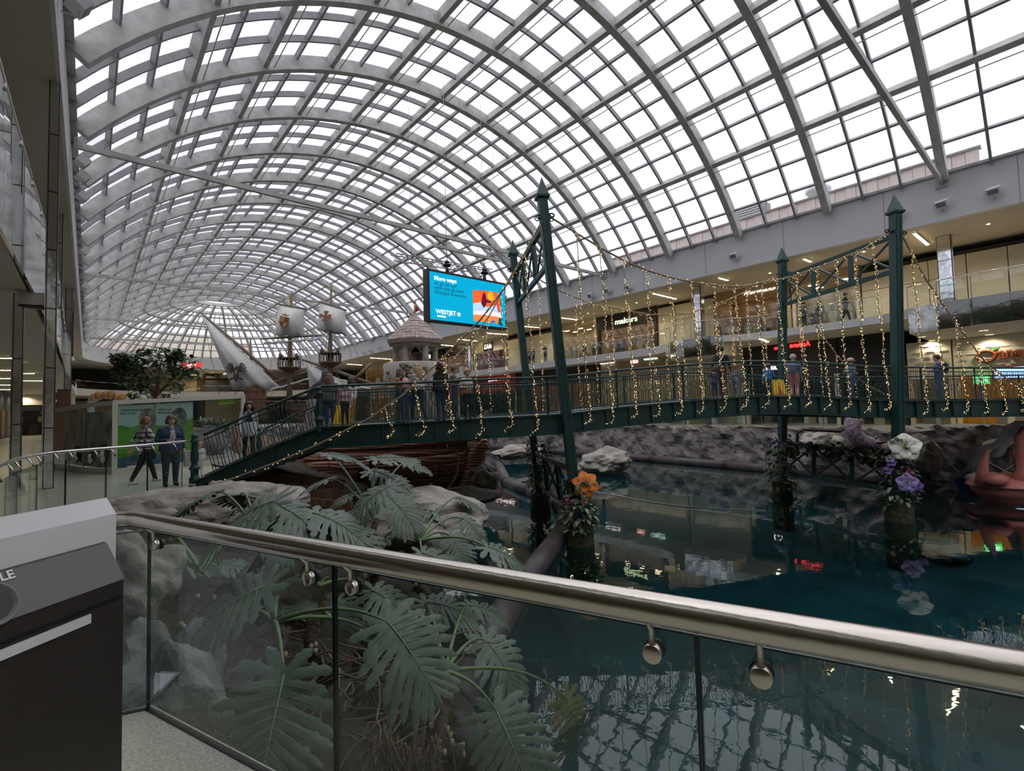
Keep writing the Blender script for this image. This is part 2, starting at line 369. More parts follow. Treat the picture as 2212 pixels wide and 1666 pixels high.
rockwall('wall_pool_right',[(35,-1.5),(31.2,2.6),(28.9,3.3),(28.1,4.4),(28.3,9),(28.6,14),(29.2,22),(29.3,30),(29.6,45),(29.5,72)],-3.4,.25,.55,3,M['rock'],520,26)
wallbox('wall_cave_back',(37,-4,-1.9),(.4,22,3.0),M['rock'])
rockwall('wall_pool_far',[(30,71.5),(4,71.5)],-3.4,.2,.6,9,M['rock'],90,12)
rockwall('wall_pool_left',[(4.2,72),(4.5,40),(4.8,26),(4.5,19.3),(4.6,18.2)],-3.4,.1,.6,5,M['rock'],220,16)
# ---------------------------------------------------------------- footbridge
BA=V((1.87,14.06)); BU=(V((22.8,1.1))-BA).normalized(); BN=V((-BU.y,BU.x))
if BN.y<0: BN=-BN
DECK=[(0,0),(.2,.08),(1.56,.69),(2.97,1.25),(4.9,1.29),(7,1.35),(9.3,1.40),(11,1.55),(13.1,1.68),(14.9,1.76),(16.8,1.71),(19.2,1.53),(21.8,1.47),(24.5,1.43),(33,1.40)]
def dz(s): return lerp(DECK,s)
def B(s,off,z): p=BA+BU*s+BN*off; return V((p.x,p.y,z))
def bp(px,off):   # station along the bridge seen at image column px, for a lane off metres in from the near edge
    d=ray(px,880); t=((BA+BN*off).dot(BN))/(V((d.x,d.y)).dot(BN)); q=V((d.x*t,d.y*t)); return (q-BA).dot(BU)
WB=4.4
br=thing('footbridge','dark green arched steel footbridge with scroll railings crossing the pool','bridge',(BA.x,BA.y,0))
ss=[.15]+[.5+.5*i for i in range(64)]
mb=MB(); sweep(mb,[[B(s,.05,dz(s)-.14),B(s,WB-.05,dz(s)-.14),B(s,WB-.05,dz(s)),B(s,.05,dz(s))] for s in ss]); mb.build('deck',M['grey'],br)
for off,sd in ((0,-1),(WB,1)):
    mb=MB(); a,b=(off-.04,off+.04)
    def gd(s): return .12 if s<.2 else .12+.36*min(1,(s-.2)/1.2)
    sweep(mb,[[B(s,a,dz(s)-gd(s)),B(s,b,dz(s)-gd(s)),B(s,b,dz(s)+.03),B(s,a,dz(s)+.03)] for s in ss])
    for zt in (0,1):
        sweep(mb,[[B(s,off-.11,dz(s)+(.03 if zt else -gd(s))-.02),B(s,off+.11,dz(s)+(.03 if zt else -gd(s))-.02),B(s,off+.11,dz(s)+(.03 if zt else -gd(s))+.02),B(s,off-.11,dz(s)+(.03 if zt else -gd(s))+.02)] for s in ss])
    mb.build('girder',M['green'],br)
    if sd<0:
        s=1.9
        while s<32:
            MB().bar(B(s,off-.07,dz(s)-gd(s)),B(s,off-.07,dz(s)+.02),.03,.09,up=(BN.x,BN.y,0)).build('stiffener',M['green'],br); s+=.66
# underside cross beams
for s in (4,9.4,14.5,19.55,25,30):
    MB().bar(B(s,.1,dz(s)-.33),B(s,WB-.1,dz(s)-.33),.18,.34).build('cross_beam',M['green'],br)
# railings
def balmesh():
    mb=MB(); h=.90
    for sx in (-1,1):
        pts=[(sx*.028,0,.05),(sx*.028,0,.40)]+[(sx*(.018+.052*math.sin(PI*t/8)),0,.40+.02*t) for t in range(1,8)]+[(sx*.028,0,.56),(sx*.028,0,h)]
        mb.tube(pts,.0095,4,sm=False)
    mb.tube([(.115,0,.05),(.115,0,h)],.009,4,sm=False); mb.ball((.115,0,.47),.02,6); return mb
bal=balmesh().mesh('baluster',M['greenL']); ang=math.atan2(BU.y,BU.x)
for off,nm in ((.02,'near'),(WB-.02,'far')):
    rl=MB()
    s2=[.3]+[.5+.5*i for i in range(64)]
    rl.tube([B(s,off,dz(s)+1.06) for s in s2],.033,7); rl.tube([B(s,off,dz(s)+.94) for s in s2],.016,5); rl.tube([B(s,off,dz(s)+.08) for s in s2],.016,5)
    ro=rl.build('railing',M['greenL'],br)
    s=.55
    while s<31.5:
        p=B(s,off,dz(s)+.04)-wl(br); b=link('baluster',bal,ro,p,ang); sl=(dz(s+.2)-dz(s-.0))/.2
        if abs(sl)>.2:
            b.matrix_local=Matrix.Translation(p)@Matrix.Rotation(ang,4,'Z')@Matrix(((1,0,0,0),(0,1,0,0),(sl,0,1,0),(0,0,0,1)))
        s+=.225
    s=4.9
    while s<31:
        MB().bar(B(s,off,dz(s)),B(s,off,dz(s)+1.06),.04).build('rail_post',M['greenL'],ro); s+=1.98
prof=[(.10,0),(.10,.12),(.075,.15),(.075,.30),(.10,.33),(.105,.37),(.07,.41),(.055,.46),(.075,.55),(.078,.62),(.06,.85),(.055,.95),(.08,.98),(.085,1.02),(.06,1.05),(.055,1.10),(.07,1.13),(.05,1.17),(.015,1.19)]
nw=MB(); nw.lathe([(r*1.15,z) for r,z in prof],12); nwm=nw.mesh('newel',M['green'])
for s,off in ((.1,0),(2.97,0),(.1,WB),(2.97,WB)): link('newel',nwm,br,B(s,off,dz(s)-(.12 if s>1 else 0))-wl(br))
# ---------------------------------------------------------------- pylon portals
def portal(sb,st,label,kx):
    t=thing('bridge_portal',label,'bridge portal',B(sb,-.18,-2.0),0,None)
    zb,zt=-2.0,7.28; offs=(-.2,4.75)
    def P(off,z): return B(sb+(st-sb)*(z-0)/(zt),off,z)
    for off in offs:
        mb=MB(); mb.bar(P(off,zb+.3),P(off,zt),.24,.24,up=(BN.x,BN.y,0)); 
        for w in (-.07,.07): mb.bar(P(off-.125,zb+.5)+V((BU.x*w,BU.y*w,0)),P(off-.125,zt-.1)+V((BU.x*w,BU.y*w,0)),.05,.02,up=(BN.x,BN.y,0))
        po=mb.build('post',M['green'],t)
        mb=MB(); c=P(off,zt); q=.24
        X=V((BU.x,BU.y,0));Y=V((BN.x,BN.y,0))
        def sq(w,z): return [c+X*w*a+Y*w*b+V((0,0,z)) for a,b in((-1,-1),(1,-1),(1,1),(-1,1))]
        sweep(mb,[sq(.125,-.02),sq(.18,.03),sq(.18,.09),sq(.155,.11),sq(.010,.60)]); mb.build('cap',M['greenL'],po)
        mb=MB(); 
        for k in (-1,1): mb.tube([P(off,6.75)+X*k*(.14+.06*(1-math.cos(a)))+V((0,0,.07*math.sin(a))) for a in [2*PI*i/10 for i in range(11)]],.016,5)
        mb.build('eye_bolt',M['black'],po)
    hi,lo=6.62,5.52; N=3; w=(offs[1]-offs[0])/N
    for zz in (hi,lo): MB().bar(P(offs[0],zz),P(offs[1],zz),.12,.13).build('chord',M['green'],t)
    for k in range(N):
        a,b=offs[0]+w*k,offs[0]+w*(k+1)
        MB().bar(P(a,lo),P(b,hi),.06).build('brace',M['green'],t); MB().bar(P(a,hi),P(b,lo),.05).build('brace',M['greenL'],t)
        if k: MB().bar(P(a,lo),P(a,hi),.12).build('strut',M['green'],t)
    hi,lo=-.05,-1.15
    for zz in (hi,lo): MB().bar(P(offs[0],zz),P(offs[1],zz),.1,.12).build('chord',M['green'],t)
    for k in range(N):
        a,b=offs[0]+w*k,offs[0]+w*(k+1)
        MB().bar(P(a,lo),P(b,hi),.06).build('brace',M['green'],t); MB().bar(P(a,hi),P(b,lo),.05).build('brace',M['green'],t)
        if k: MB().bar(P(a,lo),P(a,hi),.11).build('strut',M['green'],t)
    for off in offs:
        c=P(off,-2); mb=MB(); mb.lathe([(.36,-1.5),(.38,-.2),(.36,.1),(.37,.42),(.30,.5)],14,c); mb.build('pier',mossy,t)
    return P,offs
mossy=mat('mossy_pier',(.10,.085,.045),.9,col2=(.03,.035,.015),vs=9,bump=1,bs=20)
PL,offs=portal(9.42,8.83,'tall green steel portal leaning back over the orange lily','l')
PR,_=portal(19.52,19.95,'tall green steel portal above the big white flower','r')
# ---------------------------------------------------------------- suspension cables and light strands
bulbm=[]
def strand(mb_w,mb_b,pts,den,r=.014,jit=.05):
    mb_w.tube(pts,r,5)
    for a,b in zip(pts,pts[1:]):
        L=(V(b)-V(a)).length; k=L*den; n=int(k)+(random.random()<k-int(k))
        for _ in range(n):
            p=V(a).lerp(V(b),random.random())+V([random.uniform(-jit,jit) for _ in range(3)]); q=.0095
            mb_b.add([p+V(d)*q for d in((1,0,0),(-1,0,0),(0,1,0),(0,-1,0),(0,0,1.4),(0,0,-1.4))],[(0,2,4),(2,1,4),(1,3,4),(3,0,4),(2,0,5),(1,2,5),(3,1,5),(0,3,5)])
NL=[(.6,.0),(1.13,.16),(1.98,.46),(2.97,.86),(4.21,1.47),(5.03,2.03),(6.12,3.03),(7.12,4.03),(7.89,5.04),(8.87,6.79)]
NM_=[(8.95,6.85),(9.88,6.31),(10.54,5.93),(11.21,5.59),(11.89,5.34),(12.59,5.16),(13.29,5.04),(14.16,4.95),(14.75,4.97),(16.28,5.27),(17.55,5.7),(18.7,6.13),(19.75,6.74)]
NR=[(20.1,6.7),(20.87,5.3),(21.87,3.91),(22.82,2.73),(23.65,2.13),(24.55,1.74),(25.6,1.45)]
FM=[(8.95,6.85),(10.57,6.0),(11.92,5.45),(14.18,5.1),(15.74,5.15),(17.36,5.65),(19.06,6.45),(20.1,6.85)]
def cable(tab,off,label):
    t=thing('suspension_cable',label,'cable',B(tab[0][0],off,tab[0][1])); w,b=MB(),MB(); n=60
    pts=[B(tab[0][0]+(tab[-1][0]-tab[0][0])*i/n,off,lerp(tab,tab[0][0]+(tab[-1][0]-tab[0][0])*i/n)) for i in range(n+1)]
    strand(w,b,pts,9,.026,.06); w.build('rope',M['rope'],t); o=b.build('bulbs',M['bulb'],t); o['kind']='stuff'
    for s in (tab[0],tab[-1]):
        mb=MB(); X=V((BU.x,BU.y,0))
        for k in range(3): mb.tube([B(s[0],off,s[1])+X*(.09*math.cos(a)+(k-1)*.12)+V((0,(.04*math.sin(a) if k%2 else 0),(.05*math.sin(a) if k%2==0 else 0))) for a in [2*PI*i/10 for i in range(11)]],.02,5)
        mb.build('chain_link',M['black'],t)
cable(NL,-.2,'light-wrapped rope from the lily post down to the anchor rock')
cable(NM_,-.2,'light-wrapped rope sagging between the lily post and the hibiscus post')
cable(NR,-.2,'light-wrapped rope from the hibiscus post down to the railing by the juice bar')
cable([(s,z) for s,z in NL],4.75,'light-wrapped rope from the ivy post down beside the turret')
cable(FM,4.75,'light-wrapped rope sagging between the two portal posts without giant flowers')
cable(NR,4.75,'light-wrapped rope from the mossy portal post down to the juice bar bank')
def hang(tab,off,stations,group,label):
    for s in stations:
        zt=lerp(tab,s)-.02; zb=dz(s+.15)-.22+random.uniform(-.08,.1)
        if zt-zb<.35: continue
        t=thing('light_strand',label,'string lights',B(s,off,zt),0,group); w,b=MB(),MB(); ph=random.uniform(0,6); k=14; dr=.22 if off<1 else .1
        pts=[B(s+dr*(i/k)**1.3+.012*math.sin(ph+i),off+.015*math.sin(ph*2+i*1.3),zt+(zb-zt)*i/k) for i in range(k+1)]
        if off<1: e=pts[-1]; X=V((BU.x,BU.y,0)); pts+=[e-X*.06-V((0,0,.07)),e-X*.15-V((0,0,.09)),e-X*.2-V((0,0,.16))]
        strand(w,b,pts,23,.012,.04); w.build('wire',M['rope'],t); o=b.build('bulbs',M['bulb'],t); o['kind']='stuff'
hang(NL,-.24,(4.6,5.35,6.1,6.85,7.6,8.3),'light strands before the leaning portal','thin warm light strand hanging from the rope between the lily post and the anchor rock')
hang(NM_,-.24,[9.75+.665*i for i in range(15)],'light strands between lily and hibiscus posts','thin warm light strand hanging from the rope between lily and hibiscus posts')
hang(NR,-.24,[20.4+.72*i for i in range(6)],'light strands beyond the hibiscus post','thin warm light strand hanging from the rope between the hibiscus post and the juice bar')
hang(FM,4.75,[9.75+.71*i for i in range(14)],'light strands between ivy and mossy posts','thin warm light strand hanging from the rope between ivy and mossy posts')
hang(NL,4.75,(6.2,7.0,7.8,8.5),'light strands beside the turret','thin warm light strand hanging from the rope beside the turret')
hang(NR,4.75,(20.6,21.4,22.2,23.0),'light strands beyond the mossy post','thin warm light strand hanging from the rope running down from the mossy portal post')
# chain anchor on the rock
# ---------------------------------------------------------------- near glass railing
RH=1.07; rn=V((RD.y,-RD.x)); rn=rn if rn.dot(V((1,1)))<0 else -rn       # towards the viewer
def RP(s,o,z): p=RC+RD*s+rn*o; return V((p.x,p.y,z))
rl=thing('glass_railing','glass balustrade with wide stainless handrail beside the planted pool','railing',(RC.x,RC.y,0))
LG=V((-.97,.33)).normalized()
mb=MB(); lp=RC+LG*1.15
mb.tube([V((lp.x,lp.y,RH)),V((RC.x,RC.y,RH))+V((LG.x,LG.y,0))*.05,V((RC.x,RC.y,RH))+V((RD.x,RD.y,0))*.05,RP(2.5,0,RH),RP(5.3,0,RH)],.042,22)
mb.build('handrail',M['brushed'],rl)
# panel joints: seen at the dark vertical edges
J=[0,1.515,2.95,4.3,5.3]
def panel(p,q,z0,z1,parent,t=.016):
    mb=MB(); p=V(p);q=V(q); mb.bar(p+V((0,0,(z0+z1)/2)),q+V((0,0,(z0+z1)/2)),t,z1-z0); o=mb.build('glass_panel',M['glass'],parent)
    e=MB(); d=(q-p).normalized()
    for a in (p,q): e.bar(a+V((0,0,z0)),a+V((0,0,z1)),t*1.05,.006,up=d)
    e.bar(p+V((0,0,z1)),q+V((0,0,z1)),t*1.05,.005); e.build('panel_edge',M['edge'],o); return o
OG=-.085
for a,b in zip(J,J[1:]): panel(RP(a+.004,OG,0),RP(b-.004,OG,0),-.12,.985,rl)
p0=RP(.0,OG,0); q0=p0+V((LG.x,LG.y,0))*1.15; panel(p0,q0,-.12,.985,rl)
def bracket(c,dirn):
    mb=MB(); up=c+V((0,0,.0)); 
    b=MB(); d=V(dirn); Mx=frame(c,V((0,0,1)),V((0,0,1)).cross(d)) if False else None
    z=d; x=V((0,0,1)); y=z.cross(x); Q=Matrix(((x.x,y.x,z.x),(x.y,y.y,z.y),(x.z,y.z,z.z)))
    b.lathe([(.0,-.002),(.026,-.002),(.027,.02),(.027,.034),(.024,.036)],18,c-d*.0,M=Q); o=b.build('bracket',M['brushed'],rl)
    k=MB(); k.lathe([(.029,-.012),(.029,-.001)],16,c,M=Q); k.build('gasket',M['black'],o)
    a=MB(); a.tube([c+d*.024+V((0,0,.012)),c+d*.03+V((0,0,.07)),c+d*.075+V((0,0,.115)),c+d*.085+V((0,0,.135))],[.011,.009,.009,.011],8); a.build('arm',M['brushed'],o)
for s in (.133,1.396,1.652,2.835,3.107,4.2,4.45): bracket(RP(s,OG+.012,.925),(rn.x,rn.y,0))
# kerb shoe under the glass
mb=MB(); mb.bar(RP(.0,OG,-.02),RP(5.3,OG,-.02),.03,.05); mb.bar(p0+V((0,0,-.02)),q0+V((0,0,-.02)),.03,.05); mb.build('base_shoe',M['black'],rl)
# ---------------------------------------------------------------- recycling bin
fr_=V((.10,2.84)); a_=V((-.78,-.62)).normalized(); nf=V((.62,-.78)).normalized()
bn=thing('recycling_bin','white and dark brown recycling bin with round opening beside the glass railing','bin',(fr_.x,fr_.y,0))
def BP(s,o,z): p=fr_+a_*s+nf*o; return V((p.x,p.y,z))
mb=MB(); W=1.15
br_=V((.08,3.46))
def col(z): return [V((fr_.x,fr_.y,z)),V((br_.x,br_.y,z)),V((br_.x+a_.x*W,br_.y+a_.y*W,z)),V((fr_.x+a_.x*W,fr_.y+a_.y*W,z))]
sweep(mb,[[p for p in col(z)] for z in (.03,1.2)]); mb.build('casing',M['binw'],bn)
mb=MB(); 
def sec(s): return [BP(s,-.01,.02),BP(s,.10,.02),BP(s,.10,.86),BP(s,.10,.93),BP(s,0.0,1.09),BP(s,-.01,1.09)]
sweep(mb,[sec(.05),sec(W-.05)]); fp=mb.build('front_panel',M['brown'],bn); rvv=V((-a_.x,-a_.y,0)); upv0=(BP(0,0,1.09)-BP(0,.10,.93)).normalized()
mb=MB(); mb.prism([(0,0),(W-.1,0),(W-.1,.176),(0,.176)],0,.006,frame(BP(W-.05,.101,.932),rvv,upv0)); mb.build('lit_slope',mat('lit_slope_brown',(.125,.115,.11),.35),fp)  # added sheet over the sloped face; the light it catches is in its paler brown
mb=MB(); mb.bar(BP(.06,.102,.865),BP(W-.06,.102,.865),.008,.012); mb.build('gap_line',M['black'],fp)
mb=MB(); mb.bar(BP(.19,.104,.825),BP(.78,.104,.825),.008,.035); mb.build('handle',M['binw'],bn)
# sloped top face frame: hole ring and lettering
sl=(BP(0,0,1.09)-BP(0,.10,.93)); upv=sl.normalized(); rv=V((-a_.x,-a_.y,0)); nv=rv.cross(upv)
hc=BP(.495,.056,1.003)
Q=Matrix(((rv.x,upv.x,nv.x),(rv.y,upv.y,nv.y),(rv.z,upv.z,nv.z)))
mb=MB(); mb.lathe([(.080,.001),(.080,.006),(.073,.006),(.062,-.02),(.05,-.03)],28,hc-upv*.012+nv*.008,M=Q); mb.build('opening_ring',M['grey'],bn)
mb=MB(); mb.lathe([(.0,-.0),(.058,-.0),(.058,.003),(0.0,.003)],24,hc-upv*.012+nv*.010,M=Q,sm=False); mb.build('opening',M['black'],bn)
text('lettering','RECYCLE',.046,M['binw'],frame(BP(.495,.014,1.0676)+nv*.011,rv,upv)@Matrix.Translation((0,-.02,0)),bn,.002,bold=.001,align='CENTER')
# ---------------------------------------------------------------- curved glass fence by the bridge foot
cf=thing('curved_railing','curved glass balustrade with thin stainless handrail in front of the two women','railing',(-.85,8.9,0))
pts=[V((x,y,RH)) for x,y in [(-1.0,3.9),(-.95,6.5),(-.85,8.9),(-.76,10.6),(-.45,11.7),(.2,12.25),(1.0,12.75),(1.75,13.6)]]
def smooth(P,n=6):
    out=[]
    for i in range(len(P)-1):
        a,b,c,d=P[max(i-1,0)],P[i],P[i+1],P[min(i+2,len(P)-1)]
        for k in range(n):
            t=k/n; out.append(.5*((2*b)+(c-a)*t+(2*a-5*b+4*c-d)*t*t+(3*b-a-3*c+d)*t**3))
    return out+[P[-1]]
sp=smooth(pts); MB().tube(sp,.028,10).build('handrail',M['chrome'],cf)
for i in range(0,len(sp)-5,5):
    a,b=sp[i]-V((0,0,RH)),sp[min(i+5,len(sp)-1)]-V((0,0,RH)); dd=(b-a).normalized(); panel(a+dd*.01+V((.07,-.02,0)),b-dd*.01+V((.07,-.02,0)),0,.93,cf,.014)
    for k in (1,4):
        p=sp[min(i+k,len(sp)-1)]; MB().tube([p,p+V((.05,-.02,-.08)),p+V((.09,-.03,-.17))],.014,6).build('bracket',M['chrome'],cf)
# ---------------------------------------------------------------- planted bank
SHORE=[(1.8,2.2),(2.5,3.6),(3.0,4.6),(3.6,5.9),(5.2,7.6),(6.0,9.3),(6.6,11),(7.2,12.8),(8.2,14.6),(9.6,16.4),(11.2,17.6),(12.6,19.0),(13.0,21.5),(11.5,24)]
INNER=[(.55,2.3),(.1,3.65),(-.6,4.2),(-.75,6.5),(-.65,9.0),(-.4,11),(.6,12.3),(1.85,13.4),(2.3,14.4),(4.6,18.2),(5.0,20),(5.2,22)]
def along(tab,t):
    t*=len(tab)-1; i=min(int(t),len(tab)-2); a,b=V(tab[i]),V(tab[i+1]); return a.lerp(b,t-i)
BANK=[(0,-.03),(.15,-.2),(.45,-.9),(.8,-1.75),(1,-2.35)]
def bank(u,v):
    # v along the shore, u from fence (0) to under water (1)
    a,b=along(INNER,v),along(SHORE,v); p=a.lerp(b,u*1.06); z=lerp(BANK,u)
    q=V((p.x,p.y,0)); z+=.16*nz(q*1.3)*min(1,u*6)+.10*crag(q,1.4)*min(1,u*5)
    return V((p.x,p.y,z))
mb=MB(); mb.grid(bank,60,150); tag(mb.build('planting_bed',M['soil']),kind='structure')
def rock(name,label,c,r,seed,m,group=None,n=4,rough=1.0,rz=0):
    bm=bmesh.new(); bmesh.ops.create_icosphere(bm,subdivisions=n,radius=1)
    for v in bm.verts:
        p=v.co.copy(); q=p*1.3+V((seed*7.1,seed*3.3,0)); k=1+rough*(.34*nz(q*.8,3)+.20*crag(q,.8)-.08+.035*crag(q*2.4,1.3))
        v.co=V((p.x*r[0]*k,p.y*r[1]*k,p.z*r[2]*k))
    me=bpy.data.meshes.new(name); bm.to_mesh(me); bm.free(); me.materials.append(m)
    o=link(name,me); o.location=c; o.rotation_euler=(0,0,rz); return tag(o,label,'rock',group)
rock('boulder','large blue-grey boulder close behind the glass railing corner',at(330,1585,D=3.05),(.40,.36,.62),1,M['rockn'],n=5)
rock('boulder','stacked pale rock seen beside the recycling bin',at(275,1270,D=3.9),(.34,.34,.42),3,M['rockp'],n=5)
rock('boulder','narrow grey rock behind the big boulder',at(420,1450,D=3.6),(.20,.25,.34),14,M['rockn'])
rock('boulder','long smooth tan boulder below the curved glass fence',at(345,1118,D=8.6),(1.25,.7,.55),4,M['rockp'],n=5,rough=.8)
rock('boulder','tan boulder between the long smooth one and the anchor rock',at(470,1098,D=8.9),(1.0,.6,.42),15,M['rockp'],n=5,rough=.8)
rock('anchor_rock','flat-topped rock holding the chain at the bridge foot',at(478,1075,D=10.9),(.55,.5,.40),5,M['rockp'],n=5)
rock('boulder','grey rock under the ramp of the footbridge',at(560,1085,D=10.2),(.9,.6,.35),16,M['rockp'])
rock('boulder','low grey rock shelf among the back leaves',at(880,1130,D=8.6),(1.4,.8,.5),6,M['rockp'])
rock('boulder','rock ledge at the water edge behind the leaves',at(960,1170,D=8.2),(.8,.6,.45),7,M['rockp'])
rock('boulder','pale flat rock below the carved hull',at(985,1078,D=15.6),(1.9,1.1,.34),8,M['rockp'],n=5)
rock('boulder','square pale rock at the tip of the carved hull',at(1042,1035,D=17.4),(.62,.6,.58),17,M['rockp'])
rock('pool_rock','low pale island rock behind the leaning portal',at(1120,978,D=33),(2.0,1.2,.50),9,M['rockp'],n=5)
rock('pool_rock','taller pale island rock beside the leaning portal post',at(1310,998,D=26.5),(1.75,1.1,.72),10,M['rockp'],n=5)
rock('boulder','dark rock on the pool floor under the water',at(2040,1190,Z=-3.1),(.9,.6,.35),11,M['rockn'])
rock('boulder','grey rock slope beside the cave mouth',at(1985,990,D=20.5),(1.5,.8,.95),12,M['rock'],n=5)
rock('boulder','pale boulder behind the lower portal bracing',at(1770,958,D=23.5),(1.5,.8,.6),13,M['rockp'],n=5)
# cave mouth under the right end of the bridge
mb=MB()
def cave(u,v):
    c=V((28.9,-1.6,-2.4)); a=PI*u; r=4.4-.6*v; q=V((c.x+5*v-1.2,c.y-r*math.cos(a)*1.2,c.z+r*math.sin(a)*.78))
    return q+V((.3,0,0))*nz(q)+V((0,.3,.3))*nz(q+V((9,0,0)))
mb.grid(cave,40,16); tag(mb.build('wall_cave',M['rock']),kind='structure')
# floating black booms
def boom(name,label,pts,r):
    t=thing(name,label,'pipe',pts[0]); 
    for a,b in zip(pts,pts[1:]):
        d=(b-a).normalized(); MB().tube([a+d*.05,b-d*.05],r,16).build('pipe_section',M['pipe'],t)
        MB().tube([b-d*.09,b+d*.09],r*1.08,16).build('coupling',M['black'],t)
boom('floating_boom','long black rubber pipe floating past the leaves and the leaning portal',[at(1076,1000,Z=-1.9),at(1095,1043,Z=-1.9),V((14.15,15.4,-1.9)),V((13.45,13.2,-1.9)),V((11.75,11.1,-1.9))]+[at(x,y,Z=-1.9) for x,y in [(1216,1150),(1120,1272),(1015,1450),(968,1540),(1040,1662)]],.25)
boom('floating_boom','long black rubber pipe floating along the grey rock wall',[V((28.3,37,-1.85)),V((28.0,26,-1.85)),V((27.3,18,-1.85)),V((26.9,13,-1.85)),V((26.2,7,-1.85)),V((25.8,5.5,-1.85))],.25)
# scraps and coins on the pool floor
mb=MB()
for i in range(420):
    x,y=random.uniform(3,26),random.uniform(-4,22); s=random.uniform(.012,.03); a=random.random()*6; c=V((x,y,-3.39))
    mb.add([c+V((s*math.cos(a+k*PI/2),s*math.sin(a+k*PI/2),0)) for k in range(4)],[(0,1,2,3)])
o=mb.build('coins',mat('blue_glint',(.10,.45,.62),.3,.6)); tag(o,'scattered coins and blue scraps on the pool floor','coins',kind='stuff')

rp_t=thing('lane_rope','thin pale rope floating across the pool behind the orange lily','rope',at(1285,1062,Z=-1.98)); MB().tube([at(x,y,Z=-1.985) for x,y in ((1262,1058),(1330,1070),(1400,1084),(1470,1094),(1560,1100),(1655,1103))],.018,5).build('rope',mat('white_rope',(.55,.55,.5),.8),rp_t)
# ---------------------------------------------------------------- split-leaf philodendrons
leafmats=[mat('philodendron_leaf_%s'%k,c,.38,var=.22,vs=9,spec=.45) for k,c in (('a',(.085,.125,.09)),('b',(.10,.145,.105)),('c',(.08,.118,.083)),('olive',(.105,.12,.05)))]
petm=mat('petiole_green',(.14,.22,.09),.5,var=.2,vs=8); vein=mat('leaf_vein',(.26,.33,.22),.5)
def leafmesh(seed,m,droop=.35,nl=9):
    # heart-shaped blade cut into finger lobes; stalk joins at the origin, tip along +x, unit length 1
    rnd=random.Random(seed); mb=MB(); mid=lambda t:V((t,0,-droop*t*t))
    def place(x,y,lift=0): 
        k=abs(y); return V((x,y,-droop*max(0,x)**2-.30*k*k*(1+.4*math.sin(seed+x*5))+.05*math.sin(9*x+seed)*k+lift))
    lobes=[]
    for sd in (-1,1):
        for i in range(nl+2):
            t=-.12+1.02*i/(nl+1)                       # foot of the lobe on the midrib
            if t<0: ang=R(148-40*i); L=.34+.10*i; f=.02
            else:
                f=t*.86; ang=R(92-58*t); L=(.56*math.sin(PI*(.22+.74*t))**.8)*rnd.uniform(.9,1.08)
            d=V((math.cos(ang),sd*math.sin(ang),0)); n=V((-d.y,d.x,0)); w=.040*(1.15-.45*max(0,t)); base=V((f,0,0))
            # outline of one lobe with two small side teeth, as a strip of quads
            ks=[(0,w*1.3),(.25,w*1.15),(.42,w*.95),(.56,w*1.1),(.64,w*1.7*rnd.uniform(.8,1.15)),(.71,w*.95),(.84,w*1.15),(.93,w*.7),(1,.004)]
            vs=[];cv=rnd.uniform(-.10,.10)
            for k,ww in ks:
                c=base+d*L*k+V((.10*L*k*k,0,0))+n*cv*k*k*L
                a=c+n*ww; b=c-n*ww
                vs+=[place(a.x,a.y,.0),place(c.x,c.y,.012),place(b.x,b.y,.0)]
            fs=[]
            for q in range(len(ks)-1):
                o=q*3; fs+=[(o,o+1,o+4,o+3),(o+1,o+2,o+5,o+4)]
            mb.add(vs,fs,0,True)
    # tip lobe and the central blade
    vs=[];tt=[-.05,.1,.3,.5,.7,.85,1.0]; ww=[.09,.125,.12,.10,.075,.05,.004]
    for t,w in zip(tt,ww): vs+=[place(t,w,.0),place(t,0,.016),place(t,-w,.0)]
    fs=[]
    for q in range(len(tt)-1):
        o=q*3; fs+=[(o,o+1,o+4,o+3),(o+1,o+2,o+5,o+4)]
    mb.add(vs,fs,0,True)
    # pale midrib and side veins as slim ridges
    mb.tube([place(t,0,.022) for t in [0,.2,.4,.6,.8,.97]],[.009,.008,.007,.005,.004,.002],4,1)
    for sd in (-1,1):
        for i in range(1,nl+1):
            t=.9*i/(nl+1); ang=R(92-58*t); d=V((math.cos(ang),sd*math.sin(ang),0)); L=.40*math.sin(PI*(.2+.72*t))
            mb.tube([place(t*.86+d.x*L*k+.10*L*k*k,d.y*L*k,.017) for k in (0,.5,1)],[.004,.003,.001],3,1)
    return mb.mesh('leaf',[m,vein])
LV={(k,dk):leafmesh(k*3+1,leafmats[k],dk) for k in range(4) for dk in (.12,.38,.75)}
FH=V((CF.x,CF.y,0)).normalized(); RHt=V((CR.x,CR.y,0)).normalized()
